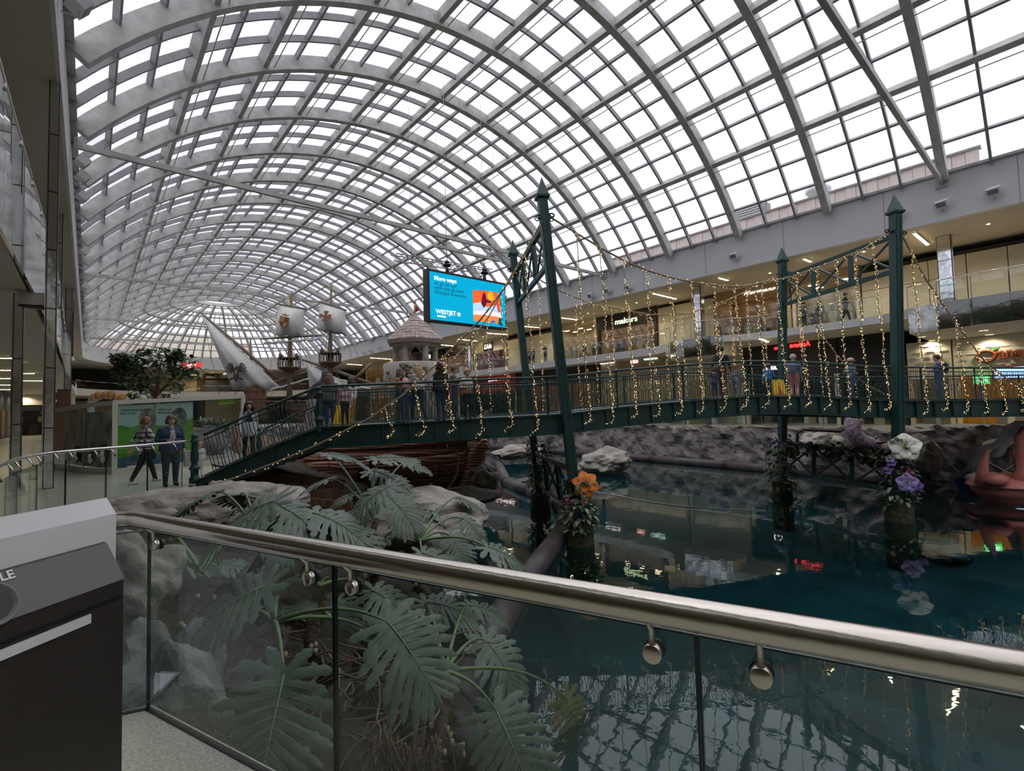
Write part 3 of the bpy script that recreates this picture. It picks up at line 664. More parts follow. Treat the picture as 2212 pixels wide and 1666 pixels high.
# crown of each plant: image column/row and distance, then its leaves: centre column, row, width, heading (0 right, 90 away, -90 towards viewer), pitch, droop class, shade
PLANTS=[
 ('big-leaved philodendron rooted among bare roots behind the railing',(592,1372,3.75),[(590,1562,290,-85,50,.12,0),(497,1300,235,200,12,.38,1),(640,1310,120,60,0,.12,2),(490,1392,95,185,10,.38,0),(880,1395,240,-40,22,.38,1),(800,1440,170,-120,35,.75,2)]),
 ('philodendron leaning out over the water with one drooping leaf',(962,1478,4.1),[(1085,1425,165,-25,30,.38,1),(1245,1560,150,-35,55,.75,3),(1105,1605,215,-50,35,.38,2),(905,1545,190,-70,60,.38,3),(1050,1312,112,15,5,.38,0),(965,1305,150,10,0,.38,1)]),
 ('dark philodendron between the glass joint and the water',(690,1292,4.3),[(850,1300,165,-10,15,.38,2),(625,1245,130,150,0,.38,2),(735,1330,120,-60,20,.75,2),(590,1200,130,170,5,.12,0)]),
 ('low philodendron behind the handrail corner beside the recycling bin',(436,1262,4.2),[(415,1200,140,30,12,.38,0),(283,1150,100,170,5,.38,2),(280,1305,130,-110,55,.75,0),(350,1300,120,-60,50,.75,2),(510,1222,110,20,5,.12,1),(590,1150,150,-20,12,.38,1)]),
 ('broad philodendron spreading above the handrail near the tan boulders',(560,1180,5.4),[(430,1072,125,170,6,.38,0),(520,1068,110,120,0,.38,2),(525,1106,215,-170,10,.38,1),(637,1106,175,-10,10,.38,0),(725,1122,170,0,8,.38,1),(765,1146,165,-15,18,.38,0),(470,1120,90,190,5,.38,3)]),
 ('tall-stalked philodendron in front of the carved hull',(803,1128,6.9),[(742,980,108,40,-4,.38,1),(848,988,112,20,-6,.12,1),(685,1040,80,175,2,.38,0),(836,1024,110,-10,4,.38,0),(800,1072,150,-150,16,.38,1),(862,1090,130,-30,20,.38,1),(730,1080,80,200,10,.38,3),(900,1003,70,10,0,.38,0)]),
 ('philodendron at the water edge below the carved hull',(905,1188,6.3),[(1093,1194,135,0,12,.38,1),(955,1208,150,-10,8,.38,0),(990,1180,95,-35,28,.38,0),(1022,1136,85,-20,25,.38,0),(962,1112,100,10,10,.38,1),(1016,1082,72,15,10,.38,0),(878,1075,100,-40,20,.38,1),(800,1180,110,200,20,.38,2)]),
]
def tubem(pts,rs,n=6): return MB().tube(pts,rs,n)
for label,(cx,cy,cd),leaves in PLANTS:
    c=at(cx,cy,D=cd); ground=c.z-.55
    t=thing('philodendron',label,'plant',(c.x,c.y,ground)); rnd=random.Random(cx)
    # trunk with pale leaf scars
    mb=MB(); tr=[V((c.x+.12*math.sin(k*1.3),c.y+.1*math.cos(k),ground-.3+(.85)*k/6)) for k in range(7)]
    mb.tube(tr,[.07,.075,.07,.065,.06,.055,.04],9); tk=mb.build('trunk',mat('scarred_trunk',(.10,.075,.05),.9,var=.5,vs=25,bump=1,bs=30) if cx==592 else bpy.data.materials['scarred_trunk'],t)
    for k in range(22):
        p=tr[rnd.randrange(1,6)]; a=rnd.random()*6.28; q=p+V((math.cos(a)*.066,math.sin(a)*.066,rnd.uniform(-.06,.06)))
        MB().ball(q,(.022,.022,.028),6).build('leaf_scar',mat('pale_scar',(.42,.38,.28),.8) if 'pale_scar' not in bpy.data.materials else bpy.data.materials['pale_scar'],tk)
    for lx,ly,lw,hd,pt,dr,sh in leaves:
        S=.80 if lw>95 else .62; D=min(S*FPX/lw*.98,cd+2.3); D=max(D,2.75); S=lw*D/FPX/.98*.84
        p=at(lx,ly,D=D); h=R(hd+random.uniform(-6,6)); f=(RHt*math.cos(h)+FH*math.sin(h)); side=V((-f.y,f.x,0))
        pr=R(pt+6); x=(f*math.cos(pr)-V((0,0,1))*math.sin(pr)).normalized(); y=side; z=x.cross(y).normalized()
        if z.z<0: y=-y; z=-z
        # lean the blade a little to the viewer so that its upper side shows
        view=(V((0,0,EYE))-p).normalized(); best=None
        for sg_ in (-1,1):
            tl=Matrix.Rotation(R(20 if D<4.6 else 9)*sg_,3,x); zz=tl@z
            if best is None or zz.dot(view)>best[0]: best=(zz.dot(view),tl@y,zz)
        y,z=best[1],best[2]
        Mx=Matrix(((x.x*S,y.x*S,z.x*S,0),(x.y*S,y.y*S,z.y*S,0),(x.z*S,y.z*S,z.z*S,0),(0,0,0,1)))
        org=p-x*S*.36; Mx.translation=org-wl(t)
        link('leaf',LV[(sh,dr)],t,M=Mx)
        top=c+V((0,0,.25)); midp=top.lerp(org,.6)+V((0,0,.04+.10*(org-top).length))
        mb=MB(); mb.tube(bez(top-V((0,0,.15)),midp,org,9),[.019-.0011*k for k in range(10)],6); mb.build('petiole',petm,t)
# tangle of bare aerial roots
rm_=mat('bare_root',(.20,.145,.10),.85,var=.35,vs=14)
mb=MB(); rnd=random.Random(4)
for i in range(95):
    px,py=rnd.gauss(700,140),rnd.uniform(1370,1650); d=rnd.uniform(3.9,4.6); p=at(px,py,D=d); L=rnd.uniform(.3,.9); a=rnd.random()*6.28
    pts=[p]; 
    for k in range(6): pts.append(pts[-1]+V((math.cos(a),math.sin(a),-.25+.3*math.sin(k+i)))*L/6); a+=rnd.uniform(-.5,.5)
    mb.tube(pts,[rnd.uniform(.005,.010)]*7,5)
o=mb.build('aerial_roots',rm_); tag(o,'tangle of bare brown aerial roots on the planted bank','roots',kind='stuff')
mb=MB()
for i in range(40):
    p=at(rnd.uniform(800,960),rnd.uniform(1560,1620),D=rnd.uniform(3.6,4.2)); pts=[p]
    for k in range(5): pts.append(pts[-1]+V((rnd.uniform(-.05,.05),rnd.uniform(-.05,.05),-.13)))
    mb.tube(pts,rnd.uniform(.006,.012),5)
o=mb.build('hanging_roots',rm_); tag(o,'brown roots trailing down towards the water','roots',kind='stuff')
# ---------------------------------------------------------------- flowers on the portal piers
fm={k:mat('petal_'+k,c,.6,var=.15,vs=12) for k,c in dict(orange=(.72,.22,.03),white=(.78,.80,.68),purple=(.22,.12,.42),violet=(.34,.26,.58),magenta=(.45,.03,.20),pink=(.70,.12,.28),red=(.6,.06,.05)).items()}
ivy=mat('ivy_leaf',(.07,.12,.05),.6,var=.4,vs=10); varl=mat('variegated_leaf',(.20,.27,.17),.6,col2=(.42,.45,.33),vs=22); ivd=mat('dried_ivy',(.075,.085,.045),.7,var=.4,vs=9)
def petal(mb,c,d,u,L,w,curl,m=0,n=5):
    # one curved petal with thickness
    d=V(d).normalized(); u=V(u); u=(u-d*u.dot(d)).normalized(); s=d.cross(u)
    def fn(a,b):
        k=b; ww=w*math.sin(PI*(.10+.84*k)**.9); x=(a-.5)*2
        return V(c)+d*L*k*(1-.25*curl*k)+u*(L*curl*k*k*(-.7)+.25*ww*x*x)+s*ww*x
    mb.shell(fn,4,n,.006,m)
def flower(name,label,c,face,L,w,curl,m,n=5,group=None,core=None,cup=.5):
    t=thing(name,label,'flower',c,0,group); f=V(face).normalized(); u=V((0,0,1)); a=f.cross(u).normalized(); b=a.cross(f)
    for k in range(n):
        q=2*PI*k/n+.3; d=(a*math.cos(q)+b*math.sin(q)); mb=MB(); petal(mb,V(c),(d+f*cup).normalized(),f-d*.2,L,w,curl); mb.build('petal',m,t)
    mb=MB()
    for k in range(5):
        q=2*PI*k/5; d=(a*math.cos(q)+b*math.sin(q))*.35+f; mb.tube([V(c),V(c)+d*L*.45],.012,4); mb.ball(V(c)+d*L*.45,.022,5)
    mb.build('stamens',core or varl,t); return t
tow=lambda p:(V((0,0,EYE))-V(p)).normalized()
def posy(name,label,c,r,h,leafm,n,cols,seed,lw=.09):
    # clump of leaves wrapped round a pier
    rnd=random.Random(seed); t=thing(name,label,'plant',c); c=V(c)
    for mm,cnt in leafm:
        for i in range(cnt):
            a=rnd.random()*2*PI; z=rnd.random()*h; rr=r*rnd.uniform(.75,1.25); p=c+V((math.cos(a)*rr,math.sin(a)*rr,z)); d=V((math.cos(a),math.sin(a),rnd.uniform(-.6,.7)))
            if i<26:
                mb=MB(); petal(mb,p,d,V((0,0,1)),lw*rnd.uniform(1.2,2.3),lw*.45,.5,0,4); mb.build('leaf',mm,t)
            else:
                if i==26: big=MB()
                petal(big,p,d,V((0,0,1)),lw*rnd.uniform(1.,2.),lw*.4,.5,0,3)
        if cnt>26: o=big.build('foliage',mm,t); o['kind']='stuff'
    return t
def sprays(c,r,z0,z1,cols,n,seed,group,label,sz=.10):
    rnd=random.Random(seed)
    for i in range(n):
        a=rnd.random()*2*PI
        p=V(c)+V((math.cos(a)*r,math.sin(a)*r,rnd.uniform(z0,z1)))
        if (p-V(c)).xy.dot(V((CF.x,CF.y)))>.12: p=V(c)-(p-V(c)); p.z=c[2]+rnd.uniform(z0,z1)
        k=rnd.choice(cols); flower('small_flower',label%dict(purple='purple',white='white',magenta='magenta',pink='pink',violet='violet',red='red')[k],p,(p-V(c)).xy.to_3d()+V((0,0,.25)),sz*rnd.uniform(.8,1.2),sz*.5,.4,fm[k],5,group+' '+k)
p1=PL(-.2,-2); p2=PL(4.75,-2); p3=PR(-.2,-2); p4=PR(4.75,-2)
posy('pier_foliage','silvery variegated foliage around the leaning post below the orange lily',(p1.x,p1.y,-1.62),.36,.75,[(varl,80),(ivy,60)],0,0,1,.13)
posy('pier_foliage','long grassy green sprigs below the orange lily',(p1.x,p1.y,-1.0),.26,.7,[(ivy,70)],0,0,2,.16)
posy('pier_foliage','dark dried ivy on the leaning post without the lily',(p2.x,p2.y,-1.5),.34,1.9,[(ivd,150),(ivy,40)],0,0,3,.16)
posy('pier_foliage','leafy green clump above the water on the white flower post',(p3.x,p3.y,-1.55),.36,.55,[(ivy,90),(varl,25)],0,0,4,.13)
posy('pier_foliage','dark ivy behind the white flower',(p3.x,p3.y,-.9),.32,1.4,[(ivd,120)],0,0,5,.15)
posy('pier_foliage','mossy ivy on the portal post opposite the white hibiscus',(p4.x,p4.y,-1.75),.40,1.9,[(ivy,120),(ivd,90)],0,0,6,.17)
lc=at(1262,1046,D=p1.dot(CF)-.25-EYE*CF.z+.0); lc=V((p1.x,p1.y,0))+V((-.22,-.24,0)); lc.z=at(1262,1046,D=(V((lc.x,lc.y,0))-V((0,0,EYE))).dot(CF)).z
flower('orange_lily','giant orange lily on the leaning portal post',lc+V((.12,-.1,.0)),tow(lc)+V((.15,0,.25)),.40,.17,.75,fm['orange'],6,cup=.45)
wc=V((p3.x,p3.y,0))+V((-.30,-.3,0)); wc.z=at(1915,968,D=(V((wc.x,wc.y,0))-V((0,0,EYE))).dot(CF)).z
flower('white_flower','giant white hibiscus on the upright portal post',wc,tow(wc)+V((-.1,0,.25)),.44,.26,.35,fm['white'],5,core=mat('green_stamen',(.45,.5,.15),.6),cup=.35)
vc=wc+V((-.02,-.02,-.85)); flower('violet_flower','large pale violet flower below the white hibiscus',vc+V((-.1,0,-.15)),tow(vc),.30,.17,.4,fm['violet'],5)
flower('violet_flower','purple flower beside the pale violet one',vc+V((.22,-.1,-.3)),tow(vc),.24,.13,.4,fm['purple'],5)
sprays((p3.x,p3.y,-.9),.42,-.5,.8,['violet','magenta','purple'],9,21,'right pier blooms','small %s bloom on the white hibiscus post',.15)
sprays((p1.x,p1.y,-1.0),.36,-.2,.4,['pink','magenta'],6,22,'lily post blooms','small %s bloom under the orange lily',.10)
sprays((p4.x,p4.y,-.3),.45,-.7,.6,['white','purple','red','violet','white'],14,23,'mossy pier blooms','small %s bloom on the mossy portal post opposite the hibiscus',.15)
# garland along the lower truss of the right portal
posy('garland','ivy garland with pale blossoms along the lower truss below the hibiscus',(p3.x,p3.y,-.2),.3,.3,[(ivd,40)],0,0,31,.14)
gt=thing('truss_garland','dark ivy draped along the lower truss between hibiscus post and mossy post','plant',(p3.x,p3.y,-.2)); mb=MB(); rnd=random.Random(33)
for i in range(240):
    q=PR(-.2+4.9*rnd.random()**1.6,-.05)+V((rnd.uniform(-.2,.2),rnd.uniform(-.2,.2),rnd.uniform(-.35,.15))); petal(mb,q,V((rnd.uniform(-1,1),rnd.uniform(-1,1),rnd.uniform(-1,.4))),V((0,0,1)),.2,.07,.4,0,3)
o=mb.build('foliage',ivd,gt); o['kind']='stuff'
for i in range(9):
    q=PR(-.1+2.2*rnd.random()**1.3,-.1)+V((-.22,-.25,rnd.uniform(-.9,.2))); flower('small_flower','small white bloom hanging on the lower truss below the hibiscus',q,tow(q),.11,.06,.4,fm['white'],4,'truss blooms')
# ---------------------------------------------------------------- lamps of the place
def lamp(kind,loc,power,col=(1,.86,.66),size=.06,aim=None,spot=2.2,parent=None):
    d=bpy.data.lights.new('lamp',kind); d.energy=power; d.color=col
    if kind=='SPOT': d.spot_size=spot; d.spot_blend=.6; d.shadow_soft_size=size
    elif kind=='POINT': d.shadow_soft_size=size
    o=bpy.data.objects.new('lamp',d); COL.objects.link(o); off=V((0,0,0))
    if parent is not None: o.parent=parent; off=wl(parent)
    o.location=V(loc)-off; dr=(V(aim)-V(loc)) if aim is not None else V((0,0,-1)); o.rotation_euler=dr.to_track_quat('-Z','Y').to_euler(); return o
DLm=MB().lathe([(.11,0),(.11,-.02),(.085,-.025),(.08,.0)],14).mesh('trim_ring',M['white']); DLe=MB().lathe([(.0,-.004),(.078,-.004),(.078,0),(0,0)],12).mesh('lens',M['strip'])
def downlight(p,power,label,group):
    t=thing('downlight',label,'ceiling light',p,0,group); link('trim_ring',DLm,t); link('lens',DLe,t); lamp('SPOT',V(p)-V((0,0,.05)),power,spot=2.5,parent=t)
def striplight(p,q,label,group):
    t=thing('strip_light',label,'ceiling light',p,0,group); p,q=V(p),V(q)
    MB().bar(p,q,.13,.03).build('diffuser',M['strip'],t); MB().bar(p+V((0,0,.02)),q+V((0,0,.02)),.17,.03).build('housing',M['white'],t)
    return t
# ---------------------------------------------------------------- right gallery, level two
XE=[(-25,31.4),(-4,31.3),(-1,31.0),(1.5,30.85),(4,31.1),(5.6,31.9),(6.8,32.8),(8.2,33.1),(13,33.4),(15,33.0),(15.7,32.2),(16.8,31.8),(18.6,31.9),(19.8,32.6),(20.8,33.6),(22,34.1),(30,34.3),(60,34.3),(72,34),(86,33.4)]
ys=[-25,-15,-8]+[-5+.7*i for i in range(40)]+[24,27,30,34,38,42,47,52,58,64,70,78,86]
slab('floor_gallery_right',[(lerp(XE,y)+.04,y) for y in ys]+[(45.6,86),(45.6,-25)],5.7,6.2,M['soffit'])
slab('ceiling_bulge_orange',[(lerp(XE,y)+.04,y) for y in [-12+1.25*i for i in range(15)]]+[(37.4,5.5),(37.4,-12)],4.9,5.7,M['soffit'])
slab('ceiling_bulge_column',[(lerp(XE,y)+.04,y) for y in [15.55+.65*i for i in range(8)]]+[(34.4,20.1),(34.4,15.55)],4.9,5.7,M['soffit'])
slab('floor_gallery_left',[(-1.15,-25),(-1.15,86),(-13.2,86),(-13.2,-25)],4.8,6.2,M['soffit'])
# trough lines under the left slab
gr_=thing('balcony_front','mirrored curved balcony front with glass parapet above the orange shop','balcony',(31,0,6.2))
def balc(root,E,z0,z1,rail,m):
    for a,b in zip(E,E[1:]):
        a3,b3=V((*a,0)),V((*b,0)); d=(b3-a3).normalized()
        MB().bar(a3+V((0,0,(z0+z1)/2)),b3+V((0,0,(z0+z1)/2))-d*.01,.05,z1-z0).build('fascia_panel',m,root)
        mb=MB(); mb.bar(a3+d*.008+V((0,0,6.72)),b3-d*.008+V((0,0,6.72)),.016,1.0); g=mb.build('glass_panel',M['glass'],root)
        e=MB(); e.bar(b3+V((0,0,6.22)),b3+V((0,0,7.2)),.02,.008); e.build('panel_edge',M['edge'],g)
    P=[V((*p,7.3)) for p in E]; MB().tube(P,.03,8).build('handrail',M['chrome'],root)
    for p in E: MB().tube([V((*p,7.3)),V((p[0]+.02,p[1],7.13))],.018,5).build('bracket',M['chrome'],root)
E1=[(lerp(XE,y),y) for y in [-12+1.25*i for i in range(15)]]; E2=[(lerp(XE,y),y) for y in [6.75+1.1*i for i in range(9)]]; E3=[(lerp(XE,y),y) for y in [15.55+.65*i for i in range(8)]]; E4=[(lerp(XE,y),y) for y in [20.1+1.8*i for i in range(22)]]
balc(gr_,E1,4.9,6.2,1,M['mirror'])
t2=thing('balcony_front','plain pale balcony edge with glass parapet below the script sign','balcony',(33,10,6.2)); balc(t2,E2,5.75,6.2,1,M['white'])
t3=thing('balcony_front','small mirrored bulge of balcony beside the tall mirrored column','balcony',(32,17,6.2)); balc(t3,E3,4.9,6.2,1,M['mirror'])
t4=thing('balcony_front','long pale balcony edge with glass parapet below the makers sign','balcony',(34,30,6.2)); balc(t4,E4,5.6,6.2,1,M['white'])
# left gallery: mirrored slab edge and parapet close over the concourse
t5=thing('balcony_front','tall rippled mirror balcony front above the aquarium concourse','balcony',(-1.1,20,6.2)); balc(t5,[(-1.05-.10*math.sin(i*.35),-4+2.2*i) for i in range(31)],4.75,6.2,1,M['mirror'])
# mirrored columns
mirr2=mat('column_mirror',(.80,.82,.84),.06,1,bump=.10,bs=3)
def column(x,y,z0,z1,w,label,d=.5):
    t=thing('mirrored_column',label,'column',(x,y,z0)); MB().box((x,y,(z0+z1)/2),(d,w,z1-z0)).build('core',M['brown'],t)
    n=max(2,int((z1-z0)/1.3)); h=(z1-z0)/n
    for k in range(n): MB().box((x-d/2-.012,y,z0+h*(k+.5)),(.02,w*.86,h-.03)).build('mirror_panel',mirr2,t); MB().box((x,y-w/2-.012,z0+h*(k+.5)),(d*.8,.02,h-.03)).build('mirror_panel',mirr2,t)
    return t
yq=lambda px,X,py=600:at(px,py,X=X).y
column(34.6,yq(2045,34.6),6.2,10.2,.62,'tall mirrored column in front of the cream hoarding')
column(33.6,yq(1507,33.6),6.2,10.2,.55,'tall mirrored column beside the script sign')
column(34.8,yq(1017,34.8,740),6.2,10.2,.5,'slim mirrored column beside the cap shop')
column(33.5,yq(1045,36,800),0,5.0,.5,'slim grey column on the bank below the cap shop')
cl=at(104,1055,Z=0); column(cl.x,cl.y,0,10.2,.2,'tall polished column beside the aquarium murals',.2)
cl2=at(33,1060,Z=0); column(cl2.x,cl2.y,0,4.7,.18,'dark polished column carrying the short beam',.18)
tb=thing('column_beam','short beam joining the two polished columns','beam',(cl.x,cl.y,4.4)); MB().bar(V((cl.x,cl.y,4.6)),V((cl2.x,cl2.y,4.6)),.2,.3).build('beam',M['soffit'],tb); MB().bar(V((cl.x,cl.y,4.37)),V((cl2.x,cl2.y,4.43)),.22,.06).build('trim',M['brown'],tb)
column(-1.0,42,0,10.2,.34,'polished column behind the brown cabinet',.34); column(-1.0,27,6.2,10.2,.3,'upper polished column beside the man looking down',.3); column(-1.0,47,6.2,10.2,.3,'upper polished column above the brown cabinet',.3)
# ---------------------------------------------------------------- shops
def shop(label,X,y0,y1,z0,z1,head,wall,inner,glow,lit,panel=0,depth=3.2,glass=True,header=.9):
    ya,yb=min(y0,y1),max(y0,y1); t=thing('shopfront',label,'shop',(X,(ya+yb)/2,z0)); ym=(ya+yb)/2; w=yb-ya
    if panel:
        n=max(1,int(round(w/1.7)))
        for k in range(n):
            for zz,h in ((z0+(z1-z0)*.31,(z1-z0)*.62-.03),(z0+(z1-z0)*.78,(z1-z0)*.32-.03)): MB().box((X,ya+w*(k+.5)/n,zz),(.06,w/n-.04,h)).build('wall_panel',wall,t)
        MB().box((X+.08,ym,(z0+z1)/2),(.04,w,z1-z0)).build('shade_backing',M['dark'],t); return t  # dark sheet: shade of the gap above the panels is put into its colour
    MB().box((X,ym,z1-header/2),(.25,w,header)).build('header',head,t)
    for y in (ya+.1,yb-.1): MB().box((X,y,(z0+z1-header)/2),(.3,.22,z1-z0-header)).build('pillar',wall,t)
    MB().box((X+depth,ym,(z0+z1)/2),(.1,w,z1-z0)).build('back_wall',inner,t)
    for y in (ya,yb): MB().box((X+depth/2,y,(z0+z1)/2),(depth,.06,z1-z0)).build('side_wall',inner,t)
    MB().box((X+depth/2,ym,z1-.5),(depth,w,.05)).build('shop_ceiling',inner,t)
    for k in range(2):
        for q in range(max(1,int(w/1.6))): MB().box((X+depth*(.3+.4*k),ya+w*(q+.5)/max(1,int(w/1.6)),z1-.55),(.18,.5,.03)).build('shop_light' if (pix((X,ya+w*(q+.5)/max(1,int(w/1.6)),z1-.55)) or (9e9,))[0]<2212 else 'shop_light_offscreen',glow,t)
    rnd=random.Random(int(ym*10))
    for k in range(max(2,int(w/1.1))):   # display stands and racks
        y=ya+.5+(w-1)*rnd.random(); hh=rnd.uniform(.8,1.7); mb=MB(); mb.box((X+1+1.6*rnd.random(),y,z0+hh/2),(.4,rnd.uniform(.4,.8),hh)); mb.build('display_stand',rnd.choice([M['tan'],M['dark'],M['white'],M['grey']]),t)
    if glass:
        mb=MB(); mb.box((X+.05,ym,(z0+z1-header)/2),(.014,w-.4,z1-z0-header)); mb.build('shop_window',M['glass'],t)
    return t
glowW=emis('shop_glow_warm',(1,.80,.52),7); glowC=emis('shop_glow_white',(1,.95,.88),7); glowD=emis('shop_glow_dim',(1,.7,.42),5)
def Yr(px,X=37.2,py=640): return at(px,py,X=X).y
bl=M['black']; inw=mat('shop_inner_cream',(.60,.50,.34),.7,var=.1,vs=2); inr=mat('shop_inner_red',(.30,.10,.07),.7,col2=(.10,.06,.05),vs=3); ino=mat('shop_inner_wood',(.40,.25,.13),.7,var=.2,vs=2)
U0,U1=6.2,10.2
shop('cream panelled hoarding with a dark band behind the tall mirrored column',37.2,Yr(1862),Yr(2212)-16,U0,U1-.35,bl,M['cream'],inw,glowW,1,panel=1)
shop('bright cream shop with dressed mannequins on the upper gallery',37.2,Yr(1712),Yr(1858),U0,U1,M['tan'],M['cream'],inw,glowC,1,header=.5)
s1=shop('tan fashion shop under the white script sign',37.2,Yr(1545),Yr(1708),U0,U1,ino,M['tan'],ino,glowW,1,header=1.1)
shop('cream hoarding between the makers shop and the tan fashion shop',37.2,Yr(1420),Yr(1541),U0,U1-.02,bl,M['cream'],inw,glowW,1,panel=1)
s2=shop('black-headed craft shop with orange glow and the makers sign',37.2,Yr(1290),Yr(1417),U0,U1,bl,bl,ino,glowW,1,header=1.35)
shop('bright yellow-lit shop between the makers shop and the green-topped hoarding',37.2,Yr(1195),Yr(1287),U0,U1,inw,M['cream'],inw,glowW,1,header=.5)
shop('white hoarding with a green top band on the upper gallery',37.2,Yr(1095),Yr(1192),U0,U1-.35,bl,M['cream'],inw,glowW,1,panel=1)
s3=shop('cap shop with dark red shelves and a black sign box',37.2,Yr(1022),Yr(1092),U0,U1,M['cream'],M['cream'],inr,glowW,1,header=1.5)
shop('brown wooden shop next to the cap shop',37.2,Yr(960),Yr(1019),U0,U1,M['brown'],M['tan'],ino,glowD,1,header=1.2)
shop('dark shop behind the turret on the upper gallery',37.2,Yr(900),Yr(957),U0,U1,bl,M['tan'],M['dark'],glowD,1,header=1.2)
shop('dim shop row on the upper gallery',37.2,Yr(790),Yr(897),U0,U1,M['tan'],M['tan'],ino,glowD,1,header=1.2)
L1,L2_,L2o=0,5.68,4.88
def Yl(px): return at(px,800,X=37.2).y
s4=shop('orange juice bar with cream ribbed sign board',37.2,Yl(2062),Yl(2212)-14,L1,L2o,M['cream'],M['tan'],mat('juice_yellow',(.75,.42,.05),.6),glowW,1,header=2.15,glass=False)
shop('cream ribbed shop board next to the juice bar',37.2,Yl(1962),Yl(2058),L1,L2o,M['cream'],M['tan'],inw,glowW,1,header=2.15)
shop('black shop opening under the plain balcony edge',37.2,Yl(1815),Yl(1958),L1,L2_,bl,bl,M['dark'],glowD,1,header=1.93)
s5=shop('dark shop with red letters at the lower level',37.2,Yl(1610),Yl(1811),L1,L2_,M['dark'],M['cream'],M['dark'],glowC,1,header=2.33)
shop('cream lit display shop at the lower level',37.2,Yl(1480),Yl(1606),L1,L2_,M['cream'],M['cream'],inw,glowC,1,header=1.63)
s6=shop('green-lit shop at the lower level under the makers sign',37.2,Yl(1300),Yl(1476),L1,L2_,M['tan'],M['tan'],inw,glowC,1,header=1.93)
shop('brown panelled shop at the lower level behind the leaning portal',37.2,Yl(1120),Yl(1296),L1,L2_,M['brown'],M['brown'],ino,glowD,1,header=1.73)
s7=shop('shop with a red board at the lower level',37.2,Yl(990),Yl(1116),L1,L2_,mat('red_board',(.45,.05,.04),.5),M['tan'],M['dark'],glowW,1,header=2.03)
shop('dim shop at the lower level behind the wooden turret',37.2,Yl(800),Yl(986),L1,L2_,M['tan'],M['tan'],ino,glowD,1,header=1.73)
# ribs on the juice bar boards
for a,b in ((Yl(2062),Yl(2212)-14),(Yl(1962),Yl(2058))):
    rt=thing('ribbed_board','wavy ribs on the %s cream sign board'%('orange juice' if b<Yl(2100) else 'neighbouring'),'sign board',(37.05,(a+b)/2,4)); k=0
    while min(a,b)+.25+.55*k<max(a,b)-.3:
        for q in range(6): MB().box((37.06,min(a,b)+.35+.55*k+(.2 if q%2 else 0),3.0+.32*q),(.05,.34,.05)).build('rib',M['cream'],rt)
        k+=1
# ---------------------------------------------------------------- signs (right wall faces -X; reads towards -Y)
def sign(name,label,body,px0,px1,py0,py1,X,m,box=None,shear=0,bold=.01,depth=.06,mirror=False):
    a=at(px0,py1,X=X); b=at(px1,py0,X=X); w=abs(a.y-b.y); h=abs(b.z-a.z)
    t=thing(name,label,'sign',(X,(a.y+b.y)/2,(a.z+b.z)/2)); c=V((X,(a.y+b.y)/2,(a.z+b.z)/2))
    if box is not None: MB().box(c+V((.06,0,0)),(.1,w*1.25,h*1.9)).build('board',box,t)
    o=text('lettering',body,1,m,frame(c,(0,-1 if not mirror else 1,0),(0,0,1)) if not mirror else frame(c,(0,-1,0),(0,0,1))@Matrix.Diagonal((-1,1,1,1)),t,depth,shear,bold,'CENTER')
    # fit to the measured width and height
    me=o.data; co=[v.co.copy() for v in me.vertices]; y0=min(p.y for p in co);y1=max(p.y for p in co);z0=min(p.z for p in co);z1=max(p.z for p in co)
    for v in me.vertices: v.co.y=(v.co.y-(y0+y1)/2)*w/(y1-y0); v.co.z=(v.co.z-(z0+z1)/2)*h/(z1-z0)
    return t
lime=emis('cream_letters',(.85,1,.55),1.1); orng=mat('orange_letters',(.30,.07,.02),.5)
sign('shop_sign','lit cream letters reading makers on the black board','makers',1329,1376,681,702,37.05,lime)
sign('script_sign','white neon script sign on the tan shop header','Kermans',1607,1675,618,638,37.05,M['whitel'],shear=.45,bold=-.012)
sign('shop_sign','white letters on the black box of the cap shop','Lids',1046,1062,742,755,36.99,M['whitel'],box=bl,shear=.25,bold=.02)
sign('shop_sign','white letters on the dark shop beside the turret','AVE',918,930,766,776,36.99,M['whitel'],box=bl,bold=.02)
sg=sign('juice_sign','brown-orange Orange lettering with a leaf on the juice bar board','range',2143,2222,753,783,37.02,orng,shear=.2,bold=.02)
c=at(2130,770,X=37.0); mb=MB(); mb.tube([c+V((0,.36*math.cos(a),.30*math.sin(a))) for a in [2*PI*i/20 for i in range(21)]],.075,6,cap=False); mb.build('ring_letter',orng,sg)
mb=MB(); petal(mb,c+V((0,-.1,.3)),V((0,-1,.35)),V((-1,0,0)),.5,.09,.2); mb.build('leaf_mark',mat('sign_leaf',(.10,.25,.06),.6),sg)
sign('neon_sign','red neon word mirrored on the dark lower shop','Ardene',1706,1750,736,752,37.04,M['red'],bold=.015,mirror=True)
sign('neon_sign','short red neon stroke next to the red mirrored word','mmm',1672,1696,748,756,37.04,M['red'],shear=.4)
sign('shop_sign','white block letters on the lower dark shop board','FILA',1655,1700,788,800,37.04,M['whitel'],bold=.03)
sign('kiosk_sign','reflected white letters drawn reversed on the tan kiosk board','NO EXCUSE',1290,1336,766,776,36.98,M['whitel'],box=mat('kiosk_board',(.42,.31,.14),.6),bold=.015,mirror=True)  # both kiosk lines: a mirror reflection drawn as reversed glowing letters
sign('kiosk_sign','smaller reflected white line drawn reversed under the kiosk letters','wireless repair',1296,1326,782,788,36.9,M['whitel'],bold=.01,mirror=True)
sign('shop_sign','pale green lit letters at the green-lit shop','WIRELESS',1390,1420,771,779,37.04,emis('mint_letters',(.6,1,.8),1.0))
sign('shop_sign','coloured loop letters at the green-lit shop','ello',1362,1378,774,786,37.04,emis('loop_letters',(1,.5,.5),1.0),bold=.03)
sign('kiosk_sign','pale blue row of lit letters behind the curly-haired visitor','SOUVENIR',1055,1106,815,824,37.04,M['whitel'],bold=.02)
